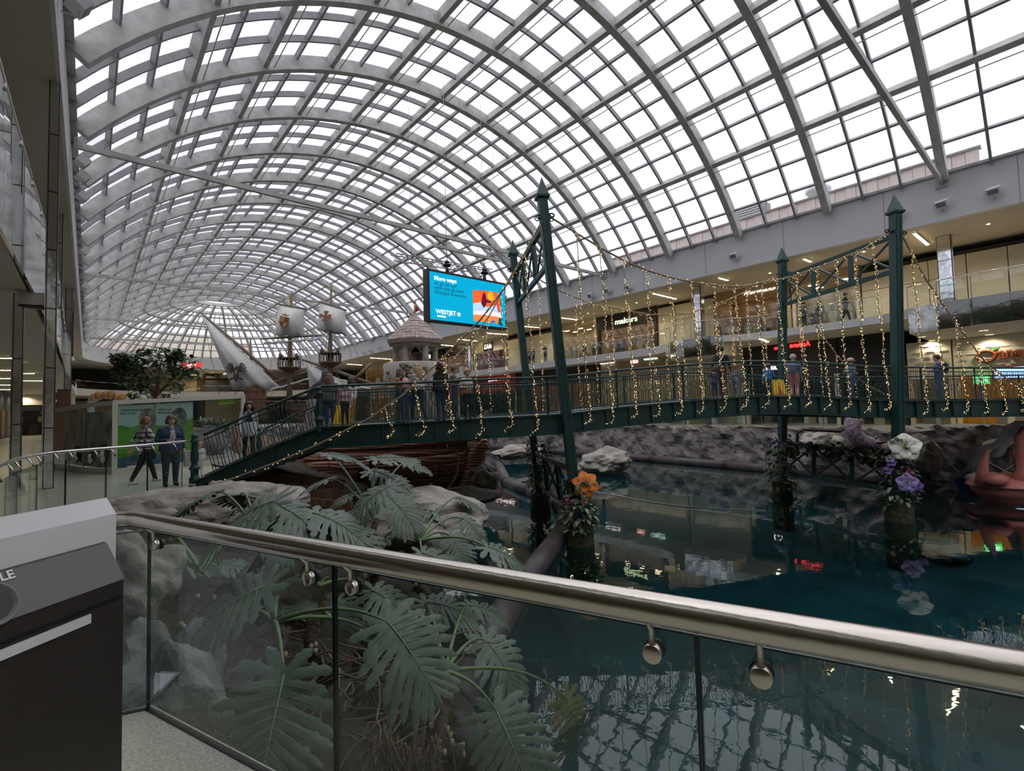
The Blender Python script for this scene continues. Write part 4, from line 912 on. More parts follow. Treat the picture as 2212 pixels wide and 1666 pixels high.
sign('shop_sign','dark red letters on the red board','TOPS',1045,1086,836,846,37.04,mat('pale_red_letters',(.75,.35,.3),.5))
sign('green_sign','small bright green sign at the juice bar counter','XX',2106,2134,815,826,36.6,M['whitel'],box=emis('green_panel',(.1,.9,.2),1.2))
gq=bpy.data.objects['green_sign']; MB().bar(V((36.66,gq.location.y,0)),V((36.66,gq.location.y,gq.location.z)),.08).build('post',M['grey'],gq)
mn=thing('menu_screen','blue lit menu screen in the juice bar','screen',at(2190,805,X=36.8)); c=at(2190,805,X=36.8); MB().box(c,(.08,1.6,.75)).build('bezel',mat('red_bezel',(.3,.03,.03),.5),mn); MB().box(c-V((.05,0,0)),(.02,1.45,.6)).build('display',emis('menu_blue',(.25,.4,.8),1.3),mn)
# ---------------------------------------------------------------- ceiling lights
for i,(a,b) in enumerate([((1975,505),(2004,529)),((1411,634),(1460,646)),((1293,661),(1344,670)),((1554,601),(1572,606)),((1737,560),(1751,566)),((1214,687),(1247,691)),((1129,705),(1165,708)),((1052,720),(1096,723)),((990,733),(1030,737)),((938,744),(983,748)),((754,787),(786,789)),((815,774),(858,777)),((700,795),(735,797))]):
    sa,sb=at(*a,Z=10.13),at(*b,Z=10.13); sx_=max(0,max(sa.x,sb.x)-36.9); sa.x-=sx_; sb.x-=sx_
    striplight(sa,sb,'slim warm strip light in the soffit before the makers shop row','right soffit strips')
for (a,b) in [((0,774),(26,774)),((35,785),(47,785)),((0,800),(26,800)),((36,807),(73,807)),((0,818),(26,818)),((36,823),(91,823)),((0,832),(26,832)),((0,842),(26,842)),((0,851),(26,851))]:
    striplight(at(*a,Z=4.74),at(*b,Z=4.74),'slim warm strip light under the balcony by the aquarium wall','left soffit strips')
for q in [(1375,654),(1663,590),(1270,677),(2135,484),(1866,544),(1180,697),(1043,728),(987,741)]:
    downlight(at(*q,Z=10.19),170,'small warm downlight in the soffit before the makers shop row','right gallery downlights')
for q in [(2120,715),(2130,714),(2133,724),(2143,723),(1986,729),(1995,728),(2008,737),(2016,736)]:
    downlight(at(*q,Z=4.89),35,'small warm downlight under the balcony of the juice bar row','lower right downlights')
for q in [(38,843),(45,848),(52,852)]:
    downlight(at(*q,Z=4.79),120,'small warm downlight under the balcony by the aquarium','left concourse downlights')
for q in [(456,806),(462,804)]:
    p=at(*q,Z=10.08); downlight(p,150,'small warm downlight in the soffit under the dome','far end downlights')
for a,b in (((412,809),(427,806)),((483,808),(490,807))): striplight(at(*a,Z=10.04),at(*b,Z=10.04),'short warm strip light in the soffit under the dome','dome soffit strips')
for a,b in (((1642,732),(1659,739)),): striplight(at(*a,Z=5.65),at(*b,Z=5.65),'slim warm strip light below the plain balcony edge','lower soffit strips')
# ---------------------------------------------------------------- floodlights on the fascias
fbx=MB().box((0,0,0),(.34,.50,.30)); fbm=fbx.mesh('housing',M['white'])
def flood(p,aim,label,power,group):
    p=V(p); t=thing('floodlight',label,'floodlight',p,0,group); d=(V(aim)-p).normalized(); Q=d.to_track_quat('X','Z').to_matrix().to_4x4()
    link('housing',fbm,t,M=Q); mb=MB(); mb.box((.175,0,0),(.012,.36,.22)); link('lens',mb.mesh('lens',M['grey']),t,M=Q)
    mb=MB(); mb.tube([V((0,0,-.17)),V((0,0,-.3)),V((-.25 if p.x<10 else .25,0,-.32)),V((-.3 if p.x<10 else .3,0,-.32))],.02,6); mb.tube([V((0,.26,.0)),V((-.1 if p.x<10 else .1,.36,-.05)),V((-.28 if p.x<10 else .28,.3,.1))],.012,5); mb.build('bracket',M['steel'],t,local=True)
for px,py in ((2147,412),(2035,440),(1940,462),(1586,552),(1356,620),(1312,627),(1276,638),(1118,674),(1010,690),(820,752),(800,758),(785,762)):
    p=at(px,py,X=30.65); flood(p,(13,p.y+4,0),'boxy white floodlight on the fascia above the makers shop row',1300,'right fascia floodlights')
for px,py in ((212,25),(206,356),(203,388),(195,428),(200,546),(196,620),(198,684),(200,712),(212,756)):
    d=ray(px,py); t=.0/1; p=V((0,0,EYE))+d*(.25/d.x if d.x>.002 else 60); p=at(px,py,Z=11.0 if py<700 else 10.8); p.x=-.25 if p.y<84 else p.x
    flood(p,(15,p.y+3,0),'boxy white floodlight standing off the fascia opposite the makers shop',1300,'left fascia floodlights')
# ---------------------------------------------------------------- hanging LED screen
SY=20.5; a=at(923.5,640,Y=SY); b=at(1093,660,Y=SY); zt=(at(923,582,Y=SY).z+at(1091,610,Y=SY).z)/2; zb=(at(926,694,Y=SY).z+at(1094,711,Y=SY).z)/2
x0,x1=a.x,b.x; W_,H_=x1-x0,zt-zb
sc=thing('led_screen','hanging video screen showing a bright blue airline advert','screen',((x0+x1)/2,SY,zb))
MB().box(((x0+x1)/2,SY+.2,(zb+zt)/2),(W_,.4,H_)).build('cabinet',M['black'],sc)
dsp=MB().box(((x0+x1)/2+.02,SY-.012,(zb+zt)/2-.02),(W_*.955,.02,H_*.92)).build('display',emis('screen_blue',(.002,.25,.42),1.0),sc)
def S(u,v,d=.03): return V((x0+W_*(.022+.955*u),SY-d,zb+H_*(.04+.92*v)))
def SM(u,v,d=.028): return frame(S(u,v,d),(1,0,0),(0,0,1))
wh=emis('screen_white',(1,1,1),.75); nv_=emis('screen_navy',(.01,.06,.11),.6)
text('screen_text','More ways',.30,wh,SM(.055,.83),dsp,.004,bold=.008)
for k,l in enumerate(('to go all-out','with the all-new','WestJet Rewards.')): text('screen_text',l,.27,nv_,SM(.055,.73-.095*k),dsp,.004)
text('screen_text','WESTJET',.30,wh,SM(.07,.13),dsp,.004,bold=.007); text('screen_text','REWARDS',.11,wh,SM(.085,.06),dsp,.004,bold=.006)
mb=MB()
for k in range(5):
    an=R(90+72*k); mb.prism([(.02*math.cos(an-1),.02*math.sin(an-1)),(.11*math.cos(an-.3),.11*math.sin(an-.3)),(.13*math.cos(an),.13*math.sin(an)),(.11*math.cos(an+.3),.11*math.sin(an+.3)),(.02*math.cos(an+1),.02*math.sin(an+1))],0,.004,SM(.355,.165))
mb.build('leaf_mark',wh,dsp)
pu,pv=.545,.055; PW,PH=.40,.72
def art(pts,c,st=.95,d=.03,n='picture_shape'):
    MB().prism([((p[0])*PW*W_*.955,(p[1])*PH*H_*.92) for p in pts],0,.003,SM(pu,pv,d)).build(n,emis('pic_%d'%len(bpy.data.materials),c,st*.68),dsp)
art([(0,.16),(1,.10),(1,1),(.55,1.02),(0,.96)],(.9,.13,.03)); art([(0,.55),(.25,.62),(.5,.5),(.8,.6),(1,.52),(1,.2),(0,.2)],(.45,.62,.85),1,.034)
art([(.62+.11*math.cos(t),.86+.16*math.sin(t)) for t in [2*PI*i/18 for i in range(18)]],(1,.42,.02),1,.036)
art([(.0,.30),(.3,.36),(.62,.40),(1,.34),(1,.18),(0,.2)],(.92,.75,.8),1,.038); art([(0,.02),(1,.0),(1,.22),(.5,.24),(0,.20)],(.75,.24,.06),1,.040)
art([(.28,.58),(.34,.9),(.40,.95),(.44,.88),(.46,.74),(.66,.70),(.62,.64),(.48,.64),(.42,.5),(.36,.46)],(.12,.01,.03),1,.042)
art([(.84,.9),(.9,.7),(.98,.4),(.88,.38),(.82,.62)],(.65,.08,.06),1,.042); art([(.86,-.02),(.9,.2),(1.02,.18),(1.04,-.05)],(.0,.10,.10),1,.044); art([(.55,-.02),(.68,.12),(.8,.04)],(.05,.15,.45),1,.044)
# hangers, chain hoists, spreader beam and roof truss
for u in (.26,.74):
    x=x0+W_*u; MB().tube([V((x,SY+.2,zt-.02)),V((x,SY+.2,zt+.25))],.09,8).build('hanger',M['black'],sc)
    mb=MB(); mb.ball((x,SY+.2,zt+.42),(.22,.22,.10),10); mb.ball((x,SY+.2,zt+.58),(.14,.14,.08),10); mb.build('chain_hoist',M['black'],sc)
    MB().tube([V((x,SY+.2,zt+.6)),V((x,SY+.2,zt+1.2))],.02,5).build('chain',M['black'],sc)
    MB().tube([V((x,SY+.2,zt+1.2)),V((x,SY+.2,19.97))],.012,4).build('hanging_wire',M['steel'],sc)
MB().bar(V((x0+.6,SY+.2,zt+1.3)),V((x1-.2,SY+.2,zt+1.3)),.12,.16).build('spreader_beam',M['steel'],sc)
def truss(label,p,q,w=.42):
    p,q=V(p),V(q); t=thing('roof_truss',label,'truss',p); d=(q-p).normalized(); sd=d.cross(V((0,0,1))).normalized(); up=V((0,0,1)); L=(q-p).length; n=int(L/w)
    cs=[sd*w/2,-sd*w/2,up*-w*.85]; 
    for c in cs: MB().tube([p+c,q+c],.035,6).build('chord',M['steel'],t)
    mb=MB()
    for k in range(n):
        for i in range(3): mb.tube([p+d*k*w+cs[i],p+d*(k+1)*w+cs[(i+1)%3]],.018,4)
    o=mb.build('lacing',M['steel'],t); o['kind']='stuff'
    for k in (.15,.85): MB().tube([p+d*L*k,p+d*L*k+V((0,0,19.3-p.z if abs(p.x-15)<5 else 6.0))],.012,4).build('hanging_wire',M['steel'],t)
truss('lattice truss hung above the video screen',(12.2,23.4,10.0),(20.8,26.0,11.2)); truss('lattice truss crossing behind the portal cap',(17.8,22.3,11.2),(24.5,26.5,11.6))
# ---------------------------------------------------------------- turret on the carved hull
TD=20.0; tc=at(898,790,D=TD)
tu=thing('turret','stone turret with hexagonal shingled roof, lantern and red flag','turret',(tc.x,tc.y,-1))
stone=mat('sculpted_stone',(.45,.41,.36),.85,var=.15,vs=3,bump=.6,bs=8); shing=[mat('shingle_%d'%k,c,.8,var=.12,vs=5) for k,c in enumerate(((.42,.33,.31),(.37,.29,.275),(.46,.365,.34)))]
cob=mat('cobble',(.27,.245,.215),.85,var=.3,vs=5,bump=.5,bs=9)
zE=at(898,738,D=TD).z; zA=at(898,676,D=TD).z; RR=1.24; zP=at(898,786,D=TD).z
mb=MB()
for k in range(6):
    pass
mb.lathe([(RR*.98,zE-.13),(RR,zE-.02),(.04,zA-.02)],6,(tc.x,tc.y,0),sm=False); rf=mb.build('roof',shing[1],tu)
nrow=9
for k in range(6):
    a0,a1=2*PI*k/6,2*PI*(k+1)/6
    for r in range(nrow):
        f0,f1=1-r/nrow,1-(r+1)/nrow; n=max(1,int(6*f0+.5)); rnd=random.Random(k*20+r)
        def rp(f,t,l): 
            p=V((math.cos(a0),math.sin(a0),0)).lerp(V((math.cos(a1),math.sin(a1),0)),t)*RR*1.01*f; return V((tc.x+p.x,tc.y+p.y,zE+(zA-zE)*(1-f)+l))
        for i in range(n):
            t0,t1=i/n+.006,(i+1)/n-.006; j=rnd.uniform(-.02,.02); f1_=max(.02,f1-.02)
            vs=[rp(f0,t0,.035+j),rp(f0,t1,.035+j),rp(f1_,t1,.012),rp(f1_,t0,.012),rp(f0,t0,-.02),rp(f0,t1,-.02),rp(f1_,t1,-.02),rp(f1_,t0,-.02)]
            MB().add(vs,[(0,1,2,3),(4,7,6,5),(0,4,5,1),(1,5,6,2),(2,6,7,3),(3,7,4,0)]).build('shingle',rnd.choice(shing),rf)
for k in range(6):
    a=2*PI*(k+.5)/6; c=V((tc.x+.78*math.cos(a),tc.y+.78*math.sin(a),0)); mb=MB()
    mb.tube([c+V((0,0,zP-.05)),c+V((0,0,zP+.35)),c+V((0,0,zE-.35)),c*1+V((-.1*math.cos(a),-.1*math.sin(a),zE-.1))],[.17,.12,.12,.26],8); mb.build('pillar',stone,tu)
MB().lathe([(.95,zE-.22),(.98,zE-.1),(.5,zE-.05)],12,(tc.x,tc.y,0)).build('ring_beam',stone,tu)
MB().lathe([(.85,-.9),(1.02,zP-1.4),(1.26,zP-.9),(1.3,zP-.05),(1.22,zP),(.6,zP)],22,(tc.x,tc.y,0)).build('drum',stone,tu)
rnd=random.Random(3)
for k in range(46):
    a=rnd.random()*2*PI; z=zP-rnd.uniform(.12,.8); r=1.29-(.0 if z>zP-.5 else .06); mb=MB(); mb.ball((tc.x+(r-.07)*math.cos(a),tc.y+(r-.07)*math.sin(a),z),(.14,.14,.10),10); mb.build('stone',cob,tu)
ln=MB(); ln.lathe([(.05,zP+.02),(.12,zP+.12),(.20,zP+.45),(.21,zP+.47)],6,(tc.x,tc.y,0),sm=False); ln.build('lantern',glassmat('lantern_glass',(.7,.7,.65)),tu)
MB().lathe([(.24,zP+.46),(.10,zP+.62),(.05,zP+.66),(.02,zP+.8)],6,(tc.x,tc.y,0),sm=False).build('lantern_roof',M['black'],tu)
mb=MB(); mb.tube([V((tc.x,tc.y,zA-.05)),V((tc.x,tc.y,zA+.42))],.035,7); mb.ball((tc.x,tc.y,zA+.47),.07,8); mb.build('finial',mat('finial_gold',(.55,.35,.2),.5),tu)
mb=MB(); mb.shell(lambda u,v:V((tc.x+.03+.22*u,tc.y-.05*math.sin(u*4),zA+.05+.3*(1-u)*v+.1*u)),5,3,.01); mb.build('flag',mat('flag_red',(.45,.03,.03),.7),tu)
# ---------------------------------------------------------------- carved wooden hull under the bridge
def woodmat(name,c1,c2):
    m=mat(name,c1,.85,spec=.2); nt=m.node_tree; b=nt.nodes['Principled BSDF']; tc_=nt.nodes.new('ShaderNodeTexCoord'); mp=nt.nodes.new('ShaderNodeMapping'); mp.inputs['Scale'].default_value=(.9,.9,2.7)
    w=nt.nodes.new('ShaderNodeTexWave'); w.wave_type='BANDS'; w.bands_direction='Z'; w.inputs['Scale'].default_value=1.0; w.inputs['Distortion'].default_value=13; w.inputs['Detail'].default_value=1.0; w.inputs['Detail Scale'].default_value=.55
    r=nt.nodes.new('ShaderNodeValToRGB'); r.color_ramp.elements[0].color=(*c2,1); r.color_ramp.elements[1].color=(*c1,1); r.color_ramp.elements[0].position=.04; r.color_ramp.elements[1].position=.30
    nt.links.new(tc_.outputs['Object'],mp.inputs[0]); nt.links.new(mp.outputs[0],w.inputs[0]); nt.links.new(w.outputs['Fac'],r.inputs[0]); nt.links.new(r.outputs[0],b.inputs['Base Color'])
    bp_=nt.nodes.new('ShaderNodeBump'); bp_.inputs['Strength'].default_value=.45; bp_.inputs['Distance'].default_value=.04; nt.links.new(w.outputs['Fac'],bp_.inputs['Height']); nt.links.new(bp_.outputs[0],b.inputs['Normal']); return m
cw=[woodmat('carved_wood_%d'%k,c,(.16,.08,.055)) for k,c in enumerate(((.62,.33,.23),(.55,.29,.20),(.68,.37,.26)))]
HD=18.6
hu=thing('carved_hull','reddish carved wooden boat hull with curled prow under the footbridge','boat',at(840,1075,D=HD))
TOP=[(600,985),(700,975),(860,968),(1000,955),(1045,950)]; BOT=[(600,1070),(660,1078),(800,1082),(930,1076),(1000,1062),(1030,1040)]
def hp(px,f,out=0):
    y=lerp(TOP,px)*(1-f)+lerp(BOT,px)*f; D=HD-.9*math.sin(PI*min(1,(px-560)/520)*.5+.2)+.9*f*f-.6*math.sin(PI*f)*.5-out
    return at(px,y,D=D)
rows=5; rnd=random.Random(8)
for r in range(rows):
    f0,f1=r/rows+.012,(r+1)/rows-.012; cuts=[600]+sorted(rnd.uniform(650,980) for _ in range(3))+[1012-3*r]
    for a,b in zip(cuts,cuts[1:]):
        if b-a<14: continue
        o_=rnd.uniform(0,.05); MB().shell(lambda u,v:hp(a+1+(b-a-2)*u,f0+(f1-f0)*v,o_),8,3,.10).build('plank',rnd.choice(cw),hu)
MB().shell(lambda u,v:hp(600+440*u,-.09+.10*v,.10),14,1,.14).build('gunwale',cw[2],hu)
MB().shell(lambda u,v:hp(598+430*u,.0+1.0*v,-.14),14,4,.04).build('inner_hull',M['dark'],hu)
pr_=[(1000,1066),(1018,1040),(1026,1010),(1030,985),(1036,966),(1048,956),(1056,962)]
MB().tube([at(x,y,D=HD-1.0) for x,y in pr_],[.30,.36,.36,.34,.28,.2,.1],10).build('prow',cw[0],hu)
mb=MB(); q=at(1048,966,D=HD-1.15); mb.ball(q,(.16,.16,.16),8); mb.build('prow_curl',cw[2],hu)
mb=MB(); mb.tube(smooth([at(988,974,D=HD-1.5),at(990,1000,D=HD-1.5),at(985,1030,D=HD-1.5),at(965,1058,D=HD-1.5),at(948,1060,D=HD-1.5),at(930,1045,D=HD-1.5)],5),.035,8); mb.build('mooring_rope',mat('pale_rope',(.45,.40,.33),.9),hu)
for x,y in ((930,980),(935,1005),(960,1020),(870,1040),(740,985),(1005,985)): MB().ball(hp(x,(y-960)/110,.12),.05,8).build('bolt',cw[1],hu)
# dark planked landing under the ramp
ld=thing('landing_stage','dark timber landing under the bridge ramp','landing',at(640,1075,D=12.8)); 
for k in range(5):
    MB().box(at(610+28*k,1066+4*k,D=12.6),(.8,.16,.5),M=Matrix.Rotation(-.55,3,'Z')).build('plank',M['wood'],ld)
MB().bar(at(545,1070,D=12.4),at(760,1092,D=12.0),.12,.16).build('edge_beam',M['wood'],ld); MB().bar(at(545,1052,D=13),at(740,1074,D=13),.1,.9).build('back_board',M['wood'],ld)
# ---------------------------------------------------------------- sailing ship
SD=38.0
sh=thing('sailing_ship','old wooden sailing ship with square sails and crow nests','ship',at(640,905,D=SD))
def sp_(x,y,d=0): return at(x,y,D=SD+d)
def spar(pts,r,name='spar'): MB().tube([sp_(*p) for p in pts],r,8).build(name,M['mast'],sh)
spar([(631,630),(627,700),(626,790),(625,905)],[.06,.12,.2,.24],'mast'); spar([(716,616),(714,690),(713,780),(712,905)],[.06,.12,.2,.24],'mast'); spar([(541,730),(542,800),(542,900)],[.05,.12,.14],'mast')
spar([(563,733),(625,728),(694,725)],[.05,.11,.05],'yard'); spar([(596,656),(627,662),(662,668)],.07,'yard'); spar([(690,652),(716,660),(748,671)],.07,'yard')
spar([(433,675),(520,750),(620,838)],[.06,.13,.1],'yard'); spar([(653,777),(720,800),(805,830)],[.08,.14,.12],'yard'); spar([(543,842),(600,823),(664,803)],[.07,.12,.08],'yard'); spar([(760,825),(802,786)],.14,'yard'); spar([(1002,745),(1000,746)],.01)
def sail(c,bulge,nm,em=None):
    P=[sp_(*p) for p in c]
    def fn(u,v):
        a=P[0].lerp(P[1],u); b=P[3].lerp(P[2],u); p=a.lerp(b,v); k=math.sin(PI*min(max(u,0),1))*math.sin(PI*v*.9)
        return p-CF*bulge*k+V((0,0,.06*math.sin(u*17)*v))-CF*.08*math.sin(u*21)*v
    MB().shell(fn,14,10,.03).build(nm,M['sail'],sh); return fn
f1=sail([(437,681),(438.5,682),(612,840),(505,844)],.8,'lateen_sail'); f2=sail([(602,660),(657,669),(656,727),(594,726)],.9,'square_sail'); f3=sail([(692,655),(745,671),(749,725),(686,714)],.9,'square_sail'); f4=sail([(662,786),(664,787),(770,835),(670,846)],.5,'fore_sail')
def onsail(fn,u,v,off=.10):
    p=fn(u,v)-CF*off; r=(fn(u+.02,v)-fn(u-.02,v)).normalized(); u_=(fn(u,v-.02)-fn(u,v+.02)); return frame(p,r,u_)
crossm=mat('cross_brown',(.24,.10,.06),.8); goldm=mat('gold_cloth',(.55,.33,.08),.7); blkm=mat('eagle_black',(.06,.05,.05),.8)
mx=onsail(f3,.42,.46,.16); mb=MB()
for k in range(4):
    a=PI/2*k; c,s=math.cos(a),math.sin(a); mb.prism([(c*x-s*y,s*x+c*y) for x,y in ((.05,-.05),(.42,-.2),(.46,0),(.42,.2),(.05,.05))],0,.02,mx)
mb.prism([(.08,-.08),(.08,.08),(-.08,.08),(-.08,-.08)],0,.02,mx); mb.build('cross_emblem',crossm,sh)
mx=onsail(f2,.50,.58,.22); mb=MB(); mb.prism([(-.33,.40),(.33,.40),(.33,-.05),(.2,-.33),(0,-.42),(-.2,-.33),(-.33,-.05)],0,.02,mx,0); mb.prism([(-.30,.36),(0,.36),(0,-.02),(-.30,-.02)],.02,.03,mx,1); mb.prism([(0,-.02),(.29,-.02),(.18,-.3),(0,-.38)],.02,.03,mx,1); mb.prism([(-.2,.46),(.2,.46),(.25,.62),(.1,.55),(0,.7),(-.1,.55),(-.25,.62)],0,.02,mx,1); mb.build('shield_emblem',[crossm,goldm],sh)
ec=sp_(526,806)-CF*1.0; mx=frame(ec,CR,-CD); mb=MB()
mb.prism([(-.16,-.5),(0,-.75),(.16,-.5),(.2,.05),(.1,.3),(.2,.42),(.02,.5),(-.08,.38),(-.2,.05)],0,.02,mx)
for sd in (-1,1):
    for k in range(6):
        a=R(100-24*k) ; mb.prism([(sd*(.1+.12*k*.5),.15-.03*k),(sd*(.18+.1*k*.5),.10-.03*k),(sd*(.30+.62*math.cos(a*.9)*.7+.1),.1+.62*math.sin(a)),(sd*(.22+.62*math.cos(a*.9)*.7+.1),.16+.62*math.sin(a))],0,.02,mx)
    mb.prism([(sd*.1,-.3),(sd*.5,-.45),(sd*.55,-.6),(sd*.35,-.55),(sd*.12,-.42)],0,.02,mx)
mb.build('eagle_emblem',blkm,sh); MB().prism([(-.09,.2),(.09,.2),(.07,-.05),(0,-.15),(-.07,-.05)],.02,.03,mx).build('eagle_shield',goldm,sh)
# furled sails
for A,Bq in (((570,741),(690,733)),((560,850),(690,812)),((690,806),(800,842))):
    mb=MB(); mb.tube([sp_(A[0]+(Bq[0]-A[0])*i/12,A[1]+(Bq[1]-A[1])*i/12,-.1)+V((0,0,.05*math.sin(i*2.3))) for i in range(13)],[.06+.04*math.sin(i*1.7)**2 for i in range(13)],7); mb.build('furled_sail',M['sail'],sh)
# crow nests
for cx,cy in ((625,784),(713,773)):
    c=sp_(cx,cy); mb=MB(); mb.lathe([(.25,-.75),(.85,-.42),(.86,-.36),(.2,-.34)],14,c); nb=mb.build('crow_nest',M['wood'],sh)
    for z in (.32,): MB().lathe([(.80,z-.04),(.84,z+.04),(.78,z+.04),(.76,z-.04)],14,c).build('rim',M['mast'],nb)
    for k in range(20):
        a=2*PI*k/20; MB().bar(c+V((.8*math.cos(a),.8*math.sin(a),-.38)),c+V((.8*math.cos(a),.8*math.sin(a),.32)),.07,.04).build('slat',M['mast'],nb)
    for k in range(4):
        a=2*PI*k/4+.4; MB().ball(c+V((.8*math.cos(a),.8*math.sin(a),.5)),(.14,.14,.22),6).build('post_knob',M['wood'],nb)
mb=MB(); 
for a,b in (((629,660),(598,790)),((629,660),(655,790)),((625,790),(560,895)),((625,790),(690,895)),((714,680),(690,770)),((714,680),(738,770)),((716,660),(700,770)),((716,660),(728,770)),((713,790),(660,890)),((713,790),(780,880)),((505,844),(540,905)),((437,681),(475,860)),((627,735),(610,790)),((627,735),(645,790)),((594,726),(575,860)),((656,727),(690,850)),((749,725),(770,830)),((541,740),(500,890)),((541,740),(580,880)),((632,645),(700,655)),((716,640),(800,830)),((505,844),(520,890))):
    mb.tube([sp_(*a,.2),sp_(*b,.2)],.018,4)
o=mb.build('rigging',M['rope'],sh); o['kind']='stuff'
for x,y in ((716,616),(629,640)): MB().shell(lambda u,v:sp_(x-1-4*u*(1-v),y+22*v+4*u,-.1),3,5,.02).build('pennant',goldm,sh)
# hull and castles
def hull(u,v):
    x=500+250*u; D=SD+.2+3.4*math.sin(v*PI)*(.25+.75*math.sin(PI*u)**.6)*(-1 if False else -1); top=-.2+1.1*(abs(u-.5)*2)**2.2; z=top+(-2.4-top)*min(1,2*min(v,1-v))
    p=at(x,880,D=D+1.6); return V((p.x,p.y,z))
MB().grid(hull,20,16).build('hull',M['wood'],sh)
for x,y0,y1,w in ((551,838,905,1.2),(700,860,905,1.4),(660,872,910,1.8)):
    c=sp_(x,(y0+y1)/2); h=(y1-y0)*SD/FPX; MB().box(c,(w,w*1.2,h)).build('deck_house',M['wood'],sh)
    for k in range(4): MB().box(c+V((0,0,-h/2+h*(k+.5)/4))-CF*.0,(w*1.06,w*1.26,.06)).build('moulding',mat('red_brown_timber',(.20,.07,.04),.7) if 'red_brown_timber' not in bpy.data.materials else bpy.data.materials['red_brown_timber'],sh)
for k in range(24):
    x=520+9*k; MB().bar(sp_(x,884,-1.5),sp_(x,868,-1.5),.06).build('deck_rail',M['wood'],sh)
MB().tube([sp_(515,868,-1.5),sp_(740,866,-1.5)],.05,6).build('deck_rail',M['wood'],sh)
# ---------------------------------------------------------------- sea lion statue on a plinth
sl_c=at(697,880,D=24); st=thing('sea_lion_statue','dark sea lion statue stretching its nose up behind the bridge railing','statue',sl_c-V((0,0,1.2)))
mb=MB(); P=[at(664,858,D=24),at(676,845,D=24),at(690,836,D=24),at(700,828,D=24),at(703,816,D=24),at(702,804,D=24),at(703,796,D=24)]; mb.tube(P,[.08,.22,.32,.27,.19,.14,.05],12); mb.ball(at(685,858,D=23.8),(.2,.15,.25),8); mb.build('body',mat('bronze_brown',(.05,.035,.03),.45),st)
mb=MB(); mb.tube([at(690,845,D=23.6),at(672,862,D=23.5)],[.14,.05],6,fl=.5); mb.build('flipper',bpy.data.materials['bronze_brown'],st)
mb=MB(); mb.lathe([(.95,-5.4),(.75,-1.6),(.6,-.1),(.7,0.1),(.4,.12)],12,at(690,868,D=24)); mb.build('plinth',stone,st)
# ---------------------------------------------------------------- aquarium glass wall with posters
ak=thing('aquarium_wall','cream-framed glass wall with sea lion and penguin posters','glass wall',(.61,18.76,0)); cfm=mat('cream_frame',(.62,.60,.52),.5)
KB=[(-1.3,25.5),(-.89,23.2),(-.45,21.6),(-.09,20.2),(.61,18.85),(4.08,19.06)]; KH=[1.95,2.0,2.03,2.07,2.13,2.3]
for i,((p,hp_),(q,hq)) in enumerate(zip(zip(KB,KH),zip(KB[1:],KH[1:]))):
    p,q=V((*p,0)),V((*q,0)); MB().bar(p+V((0,0,hp_)),q+V((0,0,hq)),.10,.12).build('top_rail',cfm,ak); MB().bar(p+V((0,0,.08)),q+V((0,0,.08)),.10,.16).build('bottom_rail',cfm,ak)
    mb=MB(); mb.add([p+V((0,0,.1)),q+V((0,0,.1)),q+V((0,0,hq)),p+V((0,0,hp_))],[(0,1,2,3)]); v=mb.v; nrm=(v[1]-v[0]).cross(v[3]-v[0]).normalized()*.012; mb.add([x+nrm for x in v],[(3,2,1,0)]); mb.build('glass_panel',M['glass'],ak)
for p,h in zip(KB[4:],KH[4:]): MB().bar(V((*p,0)),V((*p,h+.06)),.13).build('post',cfm,ak)
for p,h in zip(KB[1:4],KH[1:4]): MB().bar(V((*p,0)),V((*p,h)),.03).build('post',M['grey'],ak)
def kp(x,z,d=.05): # on the straight front panel, metres from its left post
    p=V((.61,18.85,0)); q=V((4.08,19.06,0)); e=(q-p).normalized(); return p+e*x+V((-e.y,e.x,0))*d+V((0,0,z))
kd=(V((4.08,19.06,0))-V((.61,18.85,0))).normalized()
def kpol(name,pts,m,d): return MB().prism(pts,0,.006,frame(kp(0,0,d),kd,(0,0,1))).build(name,m,ak)
pg=mat('poster_green',(.12,.36,.03),.5); pt_=mat('poster_teal',(.42,.60,.55),.5); pb=mat('poster_blue',(.03,.12,.22),.5); pdk=mat('poster_text',(.02,.12,.12),.5); ppic=mat('poster_photo',(.30,.28,.27),.6,col2=(.08,.07,.065),vs=6)
D0=.04
MB().prism([(.08,.2),(2.0,.2),(2.0,2.12),(.08,2.02)],-.012,0,frame(kp(0,0,D0+.03),kd,(0,0,1))).build('poster_board',pg,ak)
D1=D0+.015
kpol('poster_wave',[(.08,1.45),(.35,1.36),(.7,1.46),(.95,1.58),(.95,2.07),(.08,2.02)],pt_,D1); kpol('poster_wave',[(1.0,1.4),(1.3,1.38),(1.6,1.48),(2.0,1.6),(2.0,2.12),(1.0,2.07)],pt_,D1)
kpol('poster_wave',[(.08,.2),(2.0,.2),(2.0,.5),(1.4,.42),(.8,.55),(.08,.45)],pb,D1)
for cx_ in (.80,1.62): kpol('poster_photo',[(cx_+.22*math.cos(t),1.62+.33*math.sin(t)) for t in [2*PI*i/20 for i in range(20)]],ppic,D1-.008)
mb=MB(); mb.tube([kp(.78,1.3,D0+.002),kp(.80,1.6,D0+.002),kp(.78,1.78,D0+.002),kp(.72,1.84,D0+.002)],[.09,.07,.06,.02],6,fl=.1); mb.build('sea_lion_picture',M['brown'],ak)
for k,(tx,l) in enumerate(((.13,('CALIFORNIAN','SEA LION')),(1.06,('AFRICAN','PENGUIN')))):
    for j,s_ in enumerate(l): text('poster_text',s_,.085,pdk,frame(kp(tx,1.86-.1*j,D1-.01),kd,(0,0,1)),ak,.003,bold=.004)
gs=mat('lime_notice',(.30,.45,.03),.5)
for x,z in ((2.72,2.02),): kpol('notice_sticker',[(x,z),(x+.52,z+.03),(x+.52,z+.21),(x,z+.19)],gs,D1-.02)
